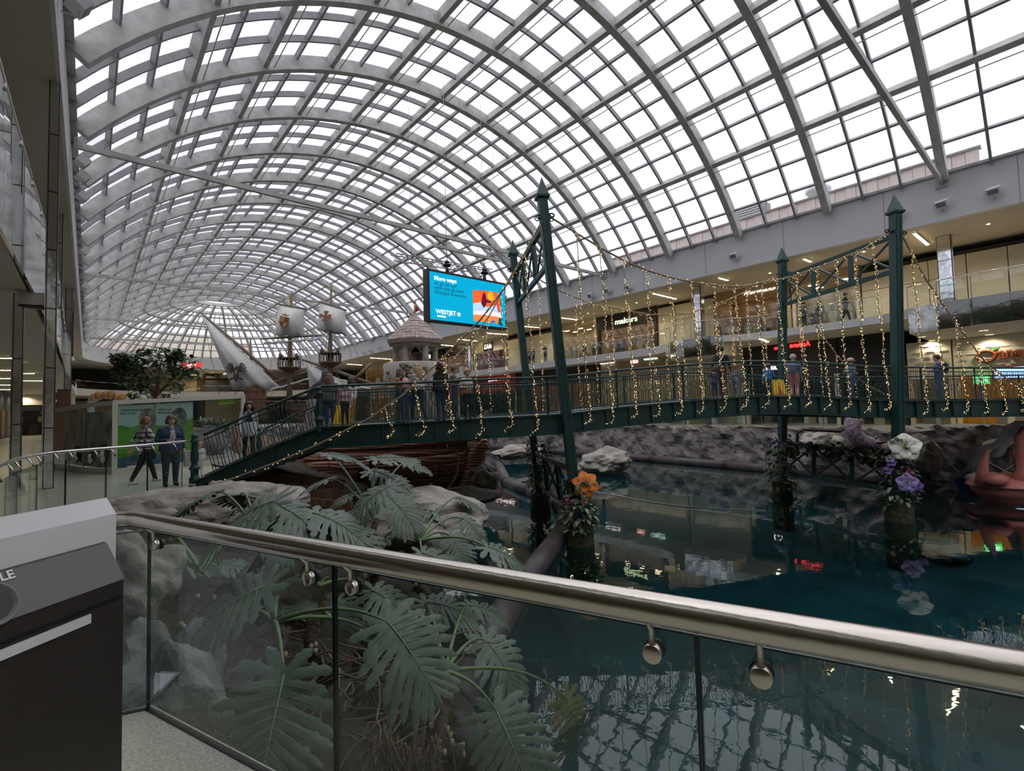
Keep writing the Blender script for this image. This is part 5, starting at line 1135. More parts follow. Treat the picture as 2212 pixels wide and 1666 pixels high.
text('notice_text','Please do not tap on the glass',.035,pdk,frame(kp(2.74,2.1,D1-.04),kd,(0,0,1)),ak,.002)
text('reflected_letters','ILLE',.17,emis('warm_letters',(1,.85,.6),1.3),frame(kp(2.12,1.62,2.4),kd,(0,0,1)),ak,.02,bold=.004)  # reflection in the glass, drawn as glowing letters set behind the pane
# mural of rocks and penguins behind the side panes
mur=mat('mural_paint',(.50,.54,.58),.6,col2=(.03,.045,.06),vs=1.6,detail=9)
for (p,hp_),(q,hq) in zip(zip(KB[1:4],KH[1:4]),zip(KB[2:5],KH[2:5])):
    p,q=V((*p,0))+V((.3,.22,0)),V((*q,0))+V((.3,.22,0)); MB().bar(p+V((0,0,1.0)),q+V((0,0,1.0)),.03,1.75).build('mural_board',mur,ak)
def penguin(px,py,d,h):
    c=at(px,py,D=d); mb=MB(); mb.ball(c+V((0,0,h*.4)),(h*.17,h*.14,h*.36),8,0); mb.ball(c+V((0,0,h*.8)),(h*.1,h*.1,h*.12),8,0); mb.ball(c+V((0,0,h*.38))-CF*h*.05,(h*.13,h*.11,h*.3),8,1); mb.tube([c+V((0,0,h*.8))-CR*h*.05,c+V((0,0,h*.78))-CR*h*.2],[.02,.004],5,0)
    for s_ in (-1,1): mb.tube([c+CR*s_*h*.15+V((0,0,h*.6)),c+CR*s_*h*.22+V((0,0,h*.25))],[.03,.012],5,0); mb.ball(c+CR*s_*h*.07,(.05,.06,.02),5,2)
    mb.build('painted_penguin',[M['black'],M['white'],goldm],ak)
for px,py,h,d_ in ((165,1002,.62,15.3),(197,1006,.6,15.0),(225,1006,.75,14.8)): penguin(px,py,d_,h)
# planting and rock ledge behind the glass
lg=thing('planter_ledge','grey rock planter with low pale foliage behind the aquarium glass','planter',(4.5,23.5,0)); mb=MB()
mb.shell(lambda u,v:V((1.5+2.6*u,22.2+.3*nz((u*4,v*3,2)),1.25*v+.1*nz((u*5,1,v*3)))),20,8,.5); mb.build('rock_face',M['rock'],lg); mb=MB(); rnd=random.Random(12)
for i in range(260): petal(mb,V((rnd.uniform(1.5,4.1),22.3+rnd.uniform(0,.6),1.25+rnd.uniform(0,.15))),V((rnd.uniform(-1,1),rnd.uniform(-1,.3),rnd.uniform(.2,1))),V((0,0,1)),.3,.05,.3,0,3)
o=mb.build('foliage',mat('pale_foliage',(.22,.28,.18),.7,var=.3,vs=6),lg); o['kind']='stuff'
# ---------------------------------------------------------------- leafy tree behind the aquarium wall
td=24.0; tb_=at(345,900,D=td); tr=thing('indoor_tree','round-leaved green tree behind the aquarium wall','tree',(tb_.x,tb_.y,0))
mb=MB(); tz=at(335,858,D=td); mb.tube([V((tb_.x,tb_.y,-.2)),V((tb_.x+.1,tb_.y,1.6)),tz],[.16,.12,.1],8)
for x,y in ((270,790),(300,780),(350,775),(400,800),(380,825),(290,820)): mb.tube([tz,tz.lerp(at(x,y,D=td),.5)+V((0,0,.1)),at(x,y,D=td)],[.08,.05,.02],6)
mb.build('trunk',M['wood'],tr)
tlm=[mat('tree_leaf_%d'%k,c,.45,var=.2,vs=4) for k,c in enumerate(((.055,.10,.035),(.09,.15,.05),(.14,.19,.06)))]
lm=[]
for m_ in tlm:
    mb=MB(); petal(mb,(0,0,0),(1,0,0),(0,0,1),.34,.10,.35,0,4); lm.append(mb.mesh('leaf',m_))
rnd=random.Random(5); blobs=[(270,785,30,20),(300,775,38,22),(345,770,40,24),(390,785,34,22),(412,805,28,14),(330,805,62,28),(290,820,38,22),(350,838,48,20),(300,845,26,14),(262,772,18,8),(380,770,16,12),(258,800,14,14)]
big=[MB(),MB(),MB()]
for i in range(900):
    bx_,by_,rx,ry=rnd.choice(blobs); a=rnd.random()*6.28; k=rnd.random()**.5; D=td+rnd.uniform(-1,1)*rx*td/FPX*.9; p=at(bx_+rx*k*math.cos(a),by_+ry*k*math.sin(a),D=D)
    d=V((rnd.gauss(0,1),rnd.gauss(0,1),rnd.gauss(.1,.5))).normalized(); Q=d.to_track_quat('X','Z').to_matrix().to_4x4(); Q.translation=p-wl(tr); m_=0 if rnd.random()<.45 else rnd.choice((1,1,2))
    if i<240: link('leaf',lm[m_],tr,M=Q)
    else: petal(big[m_],p,d,V((0,0,1)),.34,.10,.35,0,3)
for k in range(3): o=big[k].build('foliage',tlm[k],tr); o['kind']='stuff'
# ---------------------------------------------------------------- play arch, plush bee, brown cabinet
pa=thing('play_arch','white inflatable arch with pink and yellow rings above the aquarium wall','arch',at(230,900,D=23)); A=[at(196,872,D=23),at(205,858,D=23),at(225,852,D=23),at(250,855,D=23),at(275,866,D=23)]; MB().tube(smooth(A,5),.16,10).build('tube',mat('arch_white',(.7,.75,.85),.4),pa)
for k,(x,y) in enumerate(((206,858),(214,855),(232,853),(240,853),(255,857),(264,861))): MB().ball(at(x,y,D=22.9),(.2,.2,.22),8).build('ring',mat('arch_pink',(.8,.4,.3),.5) if k==0 else (bpy.data.materials['arch_pink'] if k%2==0 else goldm),pa)
MB().tube([at(196,870,D=23),at(196,905,D=23)],.14,8).build('leg',bpy.data.materials['arch_white'],pa)
pbz=thing('plush_animal','cream and grey plush animal sitting on the aquarium wall','toy',at(309,866,D=18.6)); c=at(309,861,D=18.6)
for o_,r_,m_ in (((0,0),.14,0),((-14,5),.09,0),((14,5),.09,0),((-10,-5),.1,1),((10,-5),.1,1),((0,-12),.06,1)): MB().ball(at(309+o_[0],861+o_[1],D=18.6+(.1 if m_ else 0)),r_,10).build('body' if r_>.12 else 'limb',[mat('plush_cream',(.65,.62,.42),.9),mat('plush_grey',(.3,.3,.36),.9)][m_],pbz)
MB().tube([at(303,850,D=18.6),at(300,846,D=18.6)],.01,4).build('feeler',M['black'],pbz); MB().tube([at(313,850,D=18.6),at(317,845,D=18.6)],.01,4).build('feeler',M['black'],pbz)
cbp=at(130,885,D=27); cb=thing('brown_cabinet','tall dark red-brown cabinet with two white plates beside the polished column','cabinet',(cbp.x,cbp.y,0)); MB().box((cbp.x,cbp.y,1.65),(.85,.8,3.3)).build('body',mat('red_brown_cabinet',(.12,.045,.03),.5),cb); MB().box((cbp.x,cbp.y,3.32),(.9,.85,.05)).build('top',M['brown'],cb)
for y in (845,866): MB().box(at(120,y,D=26.5),(.12,.02,.13)).build('plate',M['white'],cb)
# ---------------------------------------------------------------- left concourse shop
def shopY(label,Y,x0,x1,z1,head,inner,glow,header):
    t=thing('shopfront',label,'shop',((x0+x1)/2,Y,0)); xm=(x0+x1)/2; w=x1-x0
    MB().box((xm,Y,z1-header/2),(w,.25,header)).build('header',head,t); MB().box((xm,Y-.05,(z1+4.8)/2),(w,.3,4.8-z1)).build('bulkhead',M['soffit'],t)
    for x in (x0+.15,x1-.15): MB().box((x,Y,(z1-header)/2),(.3,.3,z1-header)).build('pillar',M['dark'],t)
    MB().box((xm,Y+4.5,z1/2),(w,.1,z1)).build('back_wall',inner,t); MB().box((xm,Y+2.2,z1-.4),(w,4.4,.06)).build('shop_ceiling',M['dark'],t); MB().box((xm,Y+2.2,.012),(w,4.4,.02)).build('shop_floor',mat('wood_floor',(.36,.21,.10),.35,var=.2,vs=3),t)
    for k in range(5): MB().box((x0+w*(k+.5)/5,Y+2.5,z1-.45),(.5,.16,.03)).build('shop_light' if pix((x0+w*(k+.5)/5,Y+2.5,z1-.45))[0]>0 else 'shop_light_offscreen',glow,t)
    rnd=random.Random(int(Y))
    for k in range(7): MB().box((x0+.6+(w-1.2)*rnd.random(),Y+1+3*rnd.random(),.55),(rnd.uniform(.4,.9),.5,1.1)).build('display_stand',rnd.choice([M['dark'],M['tan'],M['wood']]),t)
    for k in range(4): MB().box((x0+.8+(w-1.6)*k/3,Y+4.4,1.9),(.9,.05,.7)).build('picture_panel',[ino,M['white'],M['tan'],inr][k],t)
shopY('dark shop with warm lit pictures at the end of the aquarium concourse',80,-9.5,-1.2,3.56,bl,M['dark'],glowW,.7)
shop2=thing('shopfront','black shop wall with small white lettering beside the dark polished column','shop',(-6.5,64,0)); MB().box((-6.5,64,2.4),(.3,28,4.8)).build('wall_panel',M['dark'],shop2); MB().box((-6.32,76,3.0),(.1,1.0,.5)).build('sign_plate',M['whitel'],shop2)
for k in range(4): MB().box((-6.34,60+4.6*k,1.5),(.08,2.2,2.6)).build('door_panel',M['wood'],shop2)
# ---------------------------------------------------------------- far end: upper gallery, red signs
mb=MB(); sweep(mb,[[V((XC+r*math.sin(t),YE+r*math.cos(t),z)) for r,z in ((17.5,5.2),(30.5,5.2),(30.5,6.2),(17.5,6.2))] for t in [-PI/2+PI*i/40 for i in range(41)]]); struct('floor_gallery_far',mb,M['soffit'])
fb=thing('balcony_front','curved glass parapet of the gallery under the dome','balcony',(XC,YE+17.4,6.2))
for k in range(20):
    t0,t1=-PI/2+PI*k/20,-PI/2+PI*(k+1)/20; p,q=[V((XC+17.4*math.sin(t),YE+17.4*math.cos(t),6.75)) for t in (t0,t1)]; MB().bar(p,q,.02,1.0).build('glass_panel',M['glass'],fb); MB().tube([p+V((0,0,.55)),q+V((0,0,.55))],.035,6).build('handrail',M['chrome'],fb)
def farsign(px0,px1,py0,py1,D,body,m,label,board=None):
    c=at((px0+px1)/2,(py0+py1)/2,D=D); t=thing('far_sign',label,'sign',c); w=(px1-px0)*D/FPX; h=(py1-py0)*D/FPX; n_=CR.cross(-CD)
    if board: MB().prism([(-w/2,-h/2),(w/2,-h/2),(w/2,h/2),(-w/2,h/2)],-.15,-.02,frame(c,CR,-CD)).build('board',board,t)
    text('lettering',body,h*.75,m,frame(c,CR,-CD)@Matrix.Translation((0,-h*.27,0)),t,.05,bold=.03,align='CENTER')
rb=mat('red_sign_board',(.55,.04,.04),.5,emit=.4,ecol=(.8,.05,.05))
farsign(392,434,783,797,78,'ACY',wh,'red lit letters sign under the dome beside the tree',rb); farsign(238,262,762,790,76,'H',rb,'tall red banner board under the dome behind the tree',rb)
for k,(x0_,x1_,c_) in enumerate(((-11,-4,M['tan']),(-3,6,M['dark']),(7,16,M['tan']),(17,26,M['dark']),(27,36,M['tan']),(37,41,M['dark']))):
    t=thing('shopfront',['pale dome shop behind the play arch','dark dome shop behind the tree','pale dome shop behind the lateen sail','dark dome shop behind the masts','pale dome shop behind the crow nests','dark dome shop behind the turret'][k],'shop',((x0_+x1_)/2,YE+20,6.2)); yy=YE+math.sqrt(max(4,25.5**2-((x0_+x1_)/2-XC)**2)); MB().box(((x0_+x1_)/2,yy,8.1),(x1_-x0_-.4,.2,3.9)).build('back_wall',c_,t); MB().box(((x0_+x1_)/2,yy-.4,9.6),(x1_-x0_-.4,.3,.9)).build('header',M['dark'] if k%2 else M['cream'],t)
    MB().box(((x0_+x1_)/2,yy,2.4),(x1_-x0_-.4,.2,4.8)).build('lower_wall',M['dark'] if k%2==0 else M['tan'],t)
# ---------------------------------------------------------------- flamingo pedal boat, blue boat
pk=mat('flamingo_pink',(.62,.22,.18),.4,var=.08,vs=3)
fc=at(2200,1080,Z=-2.0); fl_=thing('flamingo_boat','pink flamingo pedal boat with upright tail and long neck','boat',fc)
FD=(fc-V((0,0,EYE))).dot(CF)
def fp(x,y,d=0): return at(x,y,D=FD+d)
Hc=at(2230,1080,D=FD); sx=FD/FPX
def fh(u,v):
    a=2*PI*u; rr=lerp([(0,.72),(.35,.95),(.55,1.0),(.62,1.05),(.75,.92),(1,.35)],v); z=-2.1+lerp([(0,0),(.55,.62),(.6,.66),(1,1.05)],v)
    w=RHt*math.cos(a)*1.95*rr+FH*math.sin(a)*1.1*rr; return V((Hc.x,Hc.y,0))+w+V((0,0,z))
MB().grid(fh,28,14).build('hull',pk,fl_); MB().tube([fh(i/28,.58) for i in range(29)],.05,6).build('rim',pk,fl_)
MB().tube([fp(2122,1048,-.3),fp(2122,1020,-.3),fp(2126,995,-.3),fp(2134,972,-.3)],[.20,.17,.12,.04],10,fl=.6).build('tail',pk,fl_)
MB().tube([fp(2205,1045,-.4),fp(2212,1015,-.4),fp(2206,975,-.4),fp(2202,945,-.4),fp(2212,931,-.4),fp(2228,940,-.4)],[.36,.20,.15,.14,.15,.12],12).build('neck',pk,fl_)
MB().tube([fp(2220,940,-.5),fp(2212,955,-.5),fp(2218,965,-.5)],[.13,.09,.02],8).build('beak',mat('beak_cream',(.65,.58,.35),.5),fl_)
MB().shell(lambda u,v:fp(2180+22*u+8*v,972+26*v+14*u-14*u*v,.2),4,4,.08).build('wing',pk,fl_); MB().ball(fp(2148,1036,-.5),(.38,.38,.24),10).build('seat_hump',pk,fl_)
text('number','7',.20,M['brown'],frame(fp(2144,1062,-1.12),CR,-CD),fl_,.01)
MB().tube([fp(2134,998,-.3),fp(2196,1030,-.3)],.014,4).build('stay',M['sail'],fl_); MB().tube([fp(2158,1025,.2),fp(2190,1003,.2)],.014,4).build('stay',M['sail'],fl_)
bc=at(2130,1062,Z=-2.0); bb=thing('blue_boat','small blue and grey boat behind the flamingo boat','boat',bc)
def bh(u,v): a=2*PI*u; r=.8+.2*v; p=at(2140,1060,D=FD+2.0); return V((p.x,p.y,0))+RHt*math.cos(a)*1.3*r+FH*math.sin(a)*.7*r+V((0,0,-2.1+.5*v))
MB().grid(bh,20,4).build('hull',mat('boat_blue',(.03,.06,.16),.4),bb); p=at(2140,1060,D=FD+2.0); mb=MB(); mb.ball(V((p.x,p.y,-1.62)),(1.1,.75,.28),12); mb.build('cover',mat('boat_cover',(.30,.34,.42),.6),bb)
# mosaic serpent behind the right truss
ms=mat('pink_mosaic',(.62,.38,.36),.6,col2=(.06,.10,.25),vs=11,detail=1); mp_=[at(x,y,D=22.3) for x,y in ((1845,905),(1842,928),(1856,950),(1885,962),(1915,975))]
mt=thing('mosaic_slide','pink and blue mosaic arm curving down behind the white hibiscus','sculpture',mp_[-1]); MB().tube(smooth(mp_,5),[.34]*21,10).build('mosaic_arm',ms,mt)
MB().tube([at(1722,985,D=22.2),at(1722,935,D=22.2),at(1735,928,D=22.2),at(1815,932,D=22.2),at(1822,926,D=22.2)],.07,8).build('pipe',M['black'],tag(bpy.data.objects.new('pipe_gate',None),'black bent pipe gate behind the truss below the hibiscus','pipe') if False else thing('pipe_gate','black bent pipe gate behind the truss below the hibiscus','pipe',at(1722,985,D=22.2)))
# far bank glass fence and stroller, lower level posts
ff=thing('bank_fence','low glass fence along the rock bank below the makers shop','railing',(29.6,10,0))
for k in range(15):
    y=4.2+1.6*k; MB().box((29.8,y+.8,.6),(.016,1.56,1.0)).build('glass_panel',M['glass'],ff); MB().bar(V((29.8,y,0)),V((29.8,y,1.1)),.04).build('post',M['chrome'],ff)
MB().tube([V((29.8,4.2,1.12)),V((29.8,28.2,1.12))],.03,8).build('handrail',M['chrome'],ff)
# ---------------------------------------------------------------- roof side outdoors
par=thing('rooftop_parapet','weathered pink roof parapet outside the glazing above the makers shop','parapet',(40,14,12.5)); cor=mat('weathered_cladding',(.55,.48,.46),.85,var=.1,vs=2,stretch=(1,6,.3))
for k in range(44): MB().box((40+.04*(k%2),3.4+.62*k,13.4),(.25,.60,5.9)).build('cladding_panel',cor,par)
MB().box((40,17,16.42),(.5,28,.12)).build('coping',M['grey'],par)
vt=thing('roof_vent','white round roof vent outside the glazing above the makers shop','vent',at(1768,425,X=41.5)); c=at(1768,425,X=41.5); MB().lathe([(.7,-1.2),(.7,.3),(.85,.35),(.85,.6),(.6,.8)],16,c).build('cowl',M['white'],vt)
lv=thing('roof_louvre','grey louvred roof unit outside the glazing above the makers shop','vent',at(1625,470,X=41)); c=at(1625,470,X=41); MB().box(c,(.8,2.6,1.6)).build('casing',M['grey'],lv)
for k in range(8): MB().box(c+V((-.42,0,-.7+.2*k)),(.05,2.4,.06)).build('slat',M['white'],lv)
ob=thing('outside_building','beige building beyond the glass dome','building',(5,125,12)); MB().box((4,128,15),(50,3,7)).build('wall',mat('beige_cladding',(.62,.50,.42),.8,var=.05,vs=.5),ob); MB().box((18,126,14),(8,2,2.2)).build('window_band',M['grey'],ob); MB().prism([(8,11),(24,11),(24,17),(20,19.5),(12,19.5),(8,17)],0,2,Matrix(((1,0,0,0),(0,0,-1,125.8),(0,1,0,0),(0,0,0,1)))).build('gable',M['cream'],ob)
# hanging wires with little weights from the vault
for px,py0,py1,Y in ((628,130,430,33),(946,200,510,24),(1045,370,540,26),(964,428,540,30),(1284,385,440,23),(455,530,640,50),(770,400,520,40)):
    a_,b_=at(px,py0,Y=Y),at(px,py1,Y=Y); w=thing('hanging_wire','thin wire with a small weight hanging from the vault','wire',b_,0,'vault wires'); a_=V((b_.x,b_.y,0)); rr=b_.x-XC; a_.z=ZC+math.sqrt(max(19.4**2-rr*rr,100)); b_.z=min(b_.z,a_.z-.3)
    MB().tube([b_,a_],.012,4).build('wire',M['steel'],w); MB().ball(b_,(.05,.05,.08),6).build('weight',M['grey'],w)
# ---------------------------------------------------------------- people
skins=[mat('skin_%d'%k,c,.55,var=.05,vs=8) for k,c in enumerate(((.56,.36,.27),(.48,.30,.21),(.62,.42,.33)))]
def cloth(c,var=.12,vs=6): return mat('cloth_%d'%len(bpy.data.materials),c,.85,var=var,vs=vs)
hairm={k:mat('hair_'+k,c,.5,var=.25,vs=30,stretch=(1,1,.1)) for k,c in dict(brown=(.10,.055,.035),dark=(.02,.015,.014),blonde=(.42,.29,.14),grey=(.42,.40,.38),red=(.16,.07,.04)).items()}
eyem=mat('eye_dark',(.02,.015,.012),.2); lipm=mat('lip',(.35,.12,.10),.5)
def person(label,pos,h,face,top,bottom,shoe,skin=0,hair='brown',hl=.0,pose='stand',arms='down',stout=1.0,cap=None,child=False,sleeve=True,shorts=False,look=0.0,group=None):
    """face: heading the person looks to, in degrees (0 = +X, 90 = +Y). Local frame: x forward, y left, z up, feet on z=0."""
    t=thing('person',label,'person',pos,R(face),group); k=h/1.70; hk=1.0 if not child else 1.22
    mats=[top,bottom,shoe,skins[skin]]; prim=[]   # (p,q,rp,rq,mat)
    def cap_(p,q,rp,rq,m): prim.append((V(p)*k,V(q)*k,rp*k,rq*k,m))
    w=stout; st={'walk':.22,'stand':.0,'stride':.30}[pose if pose in('walk','stride') else 'stand']
    hipz,kz,az=.90,.49,.085; L=[]
    for sd in (-1,1):
        f=sd*st; y=sd*.085*w; hp_=(0,y,hipz); kn=(f*.55+.02,y*1.02,kz); an=(f*1.0-(.03 if f<0 else 0),y*1.02,az+(.05 if f<-.1 else 0))
        cap_(hp_,kn,.095*w,.066*w,1); cap_(kn,an,.066*w,.046*w,3 if shorts else 1); cap_((an[0]-.04,an[1],.045),(an[0]+.13,an[1]+sd*.01,.035),.045,.038,2)
    cap_((0,-.06*w,.93),(0,.06*w,.93),.125*w,.125*w,1); cap_((0,-.05*w,1.06),(0,.05*w,1.06),.112*w,.112*w,0); cap_((0,-.07*w,1.24),(0,.07*w,1.24),.118*w,.118*w,0); cap_((-.01,-.125*w,1.36),(-.01,.125*w,1.36),.068,.068,0)
    cap_((0,0,1.38),(.015,0,1.50),.056,.052,3)
    hc=V((.035,0,1.585 if not child else 1.60)); cap_(hc+V((-.02,0,.03)),hc+V((-.015,0,.02)),.098*hk,.098*hk,3); cap_(hc+V((.02,0,-.03)),hc+V((.03,0,-.065)),.078*hk,.05*hk,3)
    cap_(hc+V((.085*hk,0,-.005)),hc+V((.107*hk,0,-.025)),.016,.018,3)
    for sd in (-1,1): cap_(hc+V((-.01,sd*.088*hk,-.01)),hc+V((-.01,sd*.098*hk,.015)),.018,.018,3)
    hands=[]
    for sd in (-1,1):
        sh_=V((-.01,sd*.175*w,1.36)); am=arms if isinstance(arms,str) else arms[0 if sd<0 else 1]
        if am=='down': el=V((-.03+st*-sd*.5,sd*.225*w,1.10)); wr_=V((.06-st*sd*.9,sd*.225*w,.88))
        elif am=='bent': el=V((-.06,sd*.235*w,1.11)); wr_=V((.17,sd*.12,1.10))
        elif am=='fore': el=V((.05,sd*.215*w,1.12)); wr_=V((.28,sd*.15,1.13))
        elif am=='hip': el=V((-.04,sd*.34*w,1.13)); wr_=V((.06,sd*.17,1.0))
        elif am=='up': el=V((.10,sd*.22*w,1.28)); wr_=V((.24,sd*.06,1.45))
        cap_(sh_,el,.056*w**.5,.044*w**.5,0); cap_(el,wr_,.044*w**.5,.030,0 if sleeve else 3)
        d=(wr_-el).normalized(); cap_(wr_,wr_+d*.085,.030,.032,3); hands.append((wr_+d*.10,d,sd))
    mb=MB()
    for p,q,rp,rq,m in prim:
        mb.ball(p,rp,10); mb.ball(q,rq,10)
        if (q-p).length>1e-4: mb.tube([p,q],[rp,rq],10)
    src=mb.mesh('body',mats); o=bpy.data.objects.new('body',src); COL.objects.link(o)
    rm=o.modifiers.new('r','REMESH'); rm.mode='VOXEL'; rm.voxel_size=.022*max(k,.75); sm=o.modifiers.new('s','SMOOTH'); sm.iterations=4; sm.factor=.5
    me=bpy.data.meshes.new_from_object(o.evaluated_get(bpy.context.evaluated_depsgraph_get())); bpy.data.objects.remove(o); bpy.data.meshes.remove(src)
    # one continuous surface; cloth and skin are told apart by the nearest limb
    body=MB(); vs=[v.co.copy() for v in me.vertices]; fs=[tuple(p.vertices) for p in me.polygons]; mi=[]
    for f in fs:
        c=sum((vs[i] for i in f),V())/len(f); best=(9,0)
        for p,q,rp,rq,m in prim:
            d=q-p; L2=d.length_squared; u=0 if L2<1e-9 else max(0,min(1,(c-p).dot(d)/L2)); e=(c-p-d*u).length-(rp+(rq-rp)*u)
            if m==3 and c.z<1.40*k and abs(p.z-1.38*k)<.02: e+=.03
            if e<best[0]: best=(e,m)
        mi.append(best[1])
    body.v=vs; body.f=fs; body.m=mi; body.s=[True]*len(fs); bpy.data.meshes.remove(me)
    for c,d,sd in hands:      # four fingers and a thumb on each hand
        c=c*k; up=V((0,sd*-1,0)); up=(up-d*up.dot(d)).normalized(); s_=d.cross(up)
        for i,L_ in enumerate((.062,.072,.068,.052)):
            a=c+s_*(i-1.5)*.017*k; body.tube([a-d*.03*k,a+d*L_*.55*k+up*.006*k,a+d*L_*.95*k+up*.022*k],[.0095*k,.0088*k,.007*k],5,3)
        a=c-d*.055*k+s_*.026*k; body.tube([a,a+(s_*.7+d*.6)*.032*k,a+(s_*.75+d*1.35)*.036*k+up*.012*k],[.012*k,.011*k,.008*k],5,3)
    b=body.build('body',mats,t,local=True)
    H=hc*k; q=hk*k
    e=MB()
    for sd in (-1,1): e.ball(H+V((.083,sd*.034,.012))*q,(.010*q,.014*q,.009*q),6)
    e.build('eyes',eyem,t,local=True); MB().box(H+V((.089,0,-.052))*q,(.010*q,.042*q,.009*q)).build('mouth',lipm,t,local=True)
    hm=hairm[hair]; hb=MB()
    def hs(u,v):
        a=2*PI*u; x=-math.cos(a); bm=.40+.40*((1-x)/2)**.8; b_=PI*v*bm; r=.110*q*(1-.06*max(0,-x)*v); p=V((r*math.sin(b_)*x-.012*q,r*math.sin(b_)*math.sin(a)*.97,r*math.cos(b_)*1.03+.022*q))
        return H+p
    hb.shell(hs,20,8,.012*q)
    if hl>0:
        def hd(u,v):
            a=PI*(.5+.34*(1 if False else 1)*(u-.5)*2*.9)+0; a=PI*(u*1.25-.125); r=(.113+.012*math.sin(v*PI))*q*(1+.25*v*(hl>.2)); return H+V((-math.sin(a)*r-.004-.02*v,-math.cos(a)*r*.98,(.03-v*hl*1.0)*1.0*q+.0))
        hb.shell(hd,14,8,.03*q)
    hb.build('hair',hm,t,local=True)
    if cap is not None:
        cb_=MB(); cb_.lathe([(.118*q,.02*q),(.12*q,.05*q),(.10*q,.105*q),(.05*q,.135*q),(.005,.14*q)],14,H+V((-.01*q,0,.005*q))); cb_.shell(lambda u,v:H+V(((.08+.11*v)*q*math.cos((u-.5)*1.5),.15*q*math.sin((u-.5)*1.5),.03*q-.02*v*q)),8,3,.012*q); cb_.build('cap',cap,t,local=True)
    return t
def local(t,mb,name,m): return mb.build(name,m,t,local=True)
def extras(t,k,**kw):
    if 'hem' in kw: # jacket or shirt hem hanging over the hips
        mb=MB(); w=kw.get('w',1); z0,z1=kw['hem']; mb.shell(lambda u,v:V(((.135*w+.03*v)*math.cos(2*PI*u),(.19*w+.02*v)*math.sin(2*PI*u),z0+(z1-z0)*v))*k,20,5,.012); local(t,mb,'jacket_hem',kw['m'])
    if 'pack' in kw:
        mb=MB(); mb.ball(V((-.19,0,1.2))*k,(.11*k,.15*k,.22*k),10); local(t,mb,'backpack',kw['pack'])
        mb=MB()
        for sd in (-1,1): mb.tube([V((-.1,sd*.1,1.42))*k,V((.05,sd*.11,1.44))*k,V((.13,sd*.1,1.3))*k,V((.05,sd*.14,1.08))*k],.018*k,5)
        local(t,mb,'straps',kw['pack'])
    if 'bag' in kw:
        mb=MB(); s=kw.get('side',1); mb.box(V((.0,s*.26,.75))*k,(.22*k,.08*k,.26*k)); local(t,mb,'bag',kw['bag']); mb=MB(); mb.tube([V((.05,s*.24,.88))*k,V((.0,s*.1,1.43))*k,V((-.1,-s*.05,1.3))*k],.012*k,5); local(t,mb,'bag_strap',kw['bag'])
    return t
camface=lambda p:math.degrees(math.atan2(-p[1],-p[0]))
bang=math.degrees(math.atan2(BU.y,BU.x)); awayb=math.degrees(math.atan2(BN.y,BN.x))
def onb(px,off): s=bp(px,off); return B(s,off,dz(s))
navy=cloth((.03,.045,.09)); blackc=cloth((.015,.015,.017)); jeans=cloth((.04,.07,.13)); white=cloth((.62,.60,.58)); greyc=cloth((.10,.10,.105)); lgrey=cloth((.42,.44,.47)); tanc=cloth((.38,.24,.11)); pink=cloth((.62,.38,.42)); brownj=cloth((.10,.07,.05)); maroon=cloth((.10,.025,.03)); bluec=cloth((.05,.22,.5)); slate=cloth((.13,.17,.23)); shoeW=cloth((.5,.5,.48)); shoeD=cloth((.03,.03,.03)); orange=cloth((.65,.12,.03)); pinksh=cloth((.4,.16,.14)); floral=mat('floral_cloth',(.45,.08,.12),.8,col2=(.02,.02,.03),vs=25)
# plaid jacket: woven stripes
plaid=cloth((.6,.58,.54)); nt=plaid.node_tree; bsd=nt.nodes['Principled BSDF']
tcn=nt.nodes.new('ShaderNodeTexCoord'); fac=None
for ax in ('Z','Y'):
    wv=nt.nodes.new('ShaderNodeTexWave'); wv.bands_direction=ax; wv.inputs['Scale'].default_value=2.6; rp_=nt.nodes.new('ShaderNodeValToRGB'); rp_.color_ramp.elements[0].position=.80; rp_.color_ramp.elements[1].position=.84; nt.links.new(tcn.outputs['Object'],wv.inputs[0]); nt.links.new(wv.outputs['Fac'],rp_.inputs[0])
    if fac is None: fac=rp_.outputs[0]
    else:
        mx_=nt.nodes.new('ShaderNodeMix'); mx_.data_type='RGBA'; mx_.blend_type='LIGHTEN'; mx_.inputs[0].default_value=1; nt.links.new(fac,mx_.inputs[6]); nt.links.new(rp_.outputs[0],mx_.inputs[7]); fac=mx_.outputs[2]
mx_=nt.nodes.new('ShaderNodeMix'); mx_.data_type='RGBA'; mx_.inputs[6].default_value=(.58,.55,.50,1); mx_.inputs[7].default_value=(.04,.045,.07,1); nt.links.new(fac,mx_.inputs[0]); nt.links.new(mx_.outputs[2],bsd.inputs['Base Color'])
p=at(312,1044,Z=0); t=person('woman in a white plaid jacket and black trousers walking',p,1.66,camface(p)+115,plaid,blackc,shoeW,0,'red',.10,'stride','down',1.12); extras(t,.976,hem=(1.12,.80),m=plaid,w=1.1,bag=blackc,side=-1)
p=at(368,1050,Z=0); t=person('woman in navy jacket and jeans with glasses by the bridge foot',p,1.68,camface(p)+18,navy,cloth((.035,.04,.065)),shoeD,2,'brown',.13,'stand',('bent','down'),1.2); extras(t,.988,hem=(1.14,.84),m=navy,w=1.15)
mb=MB(); mb.ball(V((.085,0,1.12)),(.085,.085,.27),12); local(t,mb,'patterned_shirt',mat('bw_pattern',(.6,.6,.62),.8,col2=(.05,.05,.09),vs=22))
mb=MB()
for sd in (-1,1): mb.tube([V((.128,sd*.034+.026*math.cos(a),1.582+.02*math.sin(a))) for a in [2*PI*i/10 for i in range(11)]],.003,4)
local(t,mb,'glasses',shoeD)
mb=MB(); mb.box(V((.05,.42,.62)),(.10,.3,.38)); local(t,mb,'shopping_bag',white)
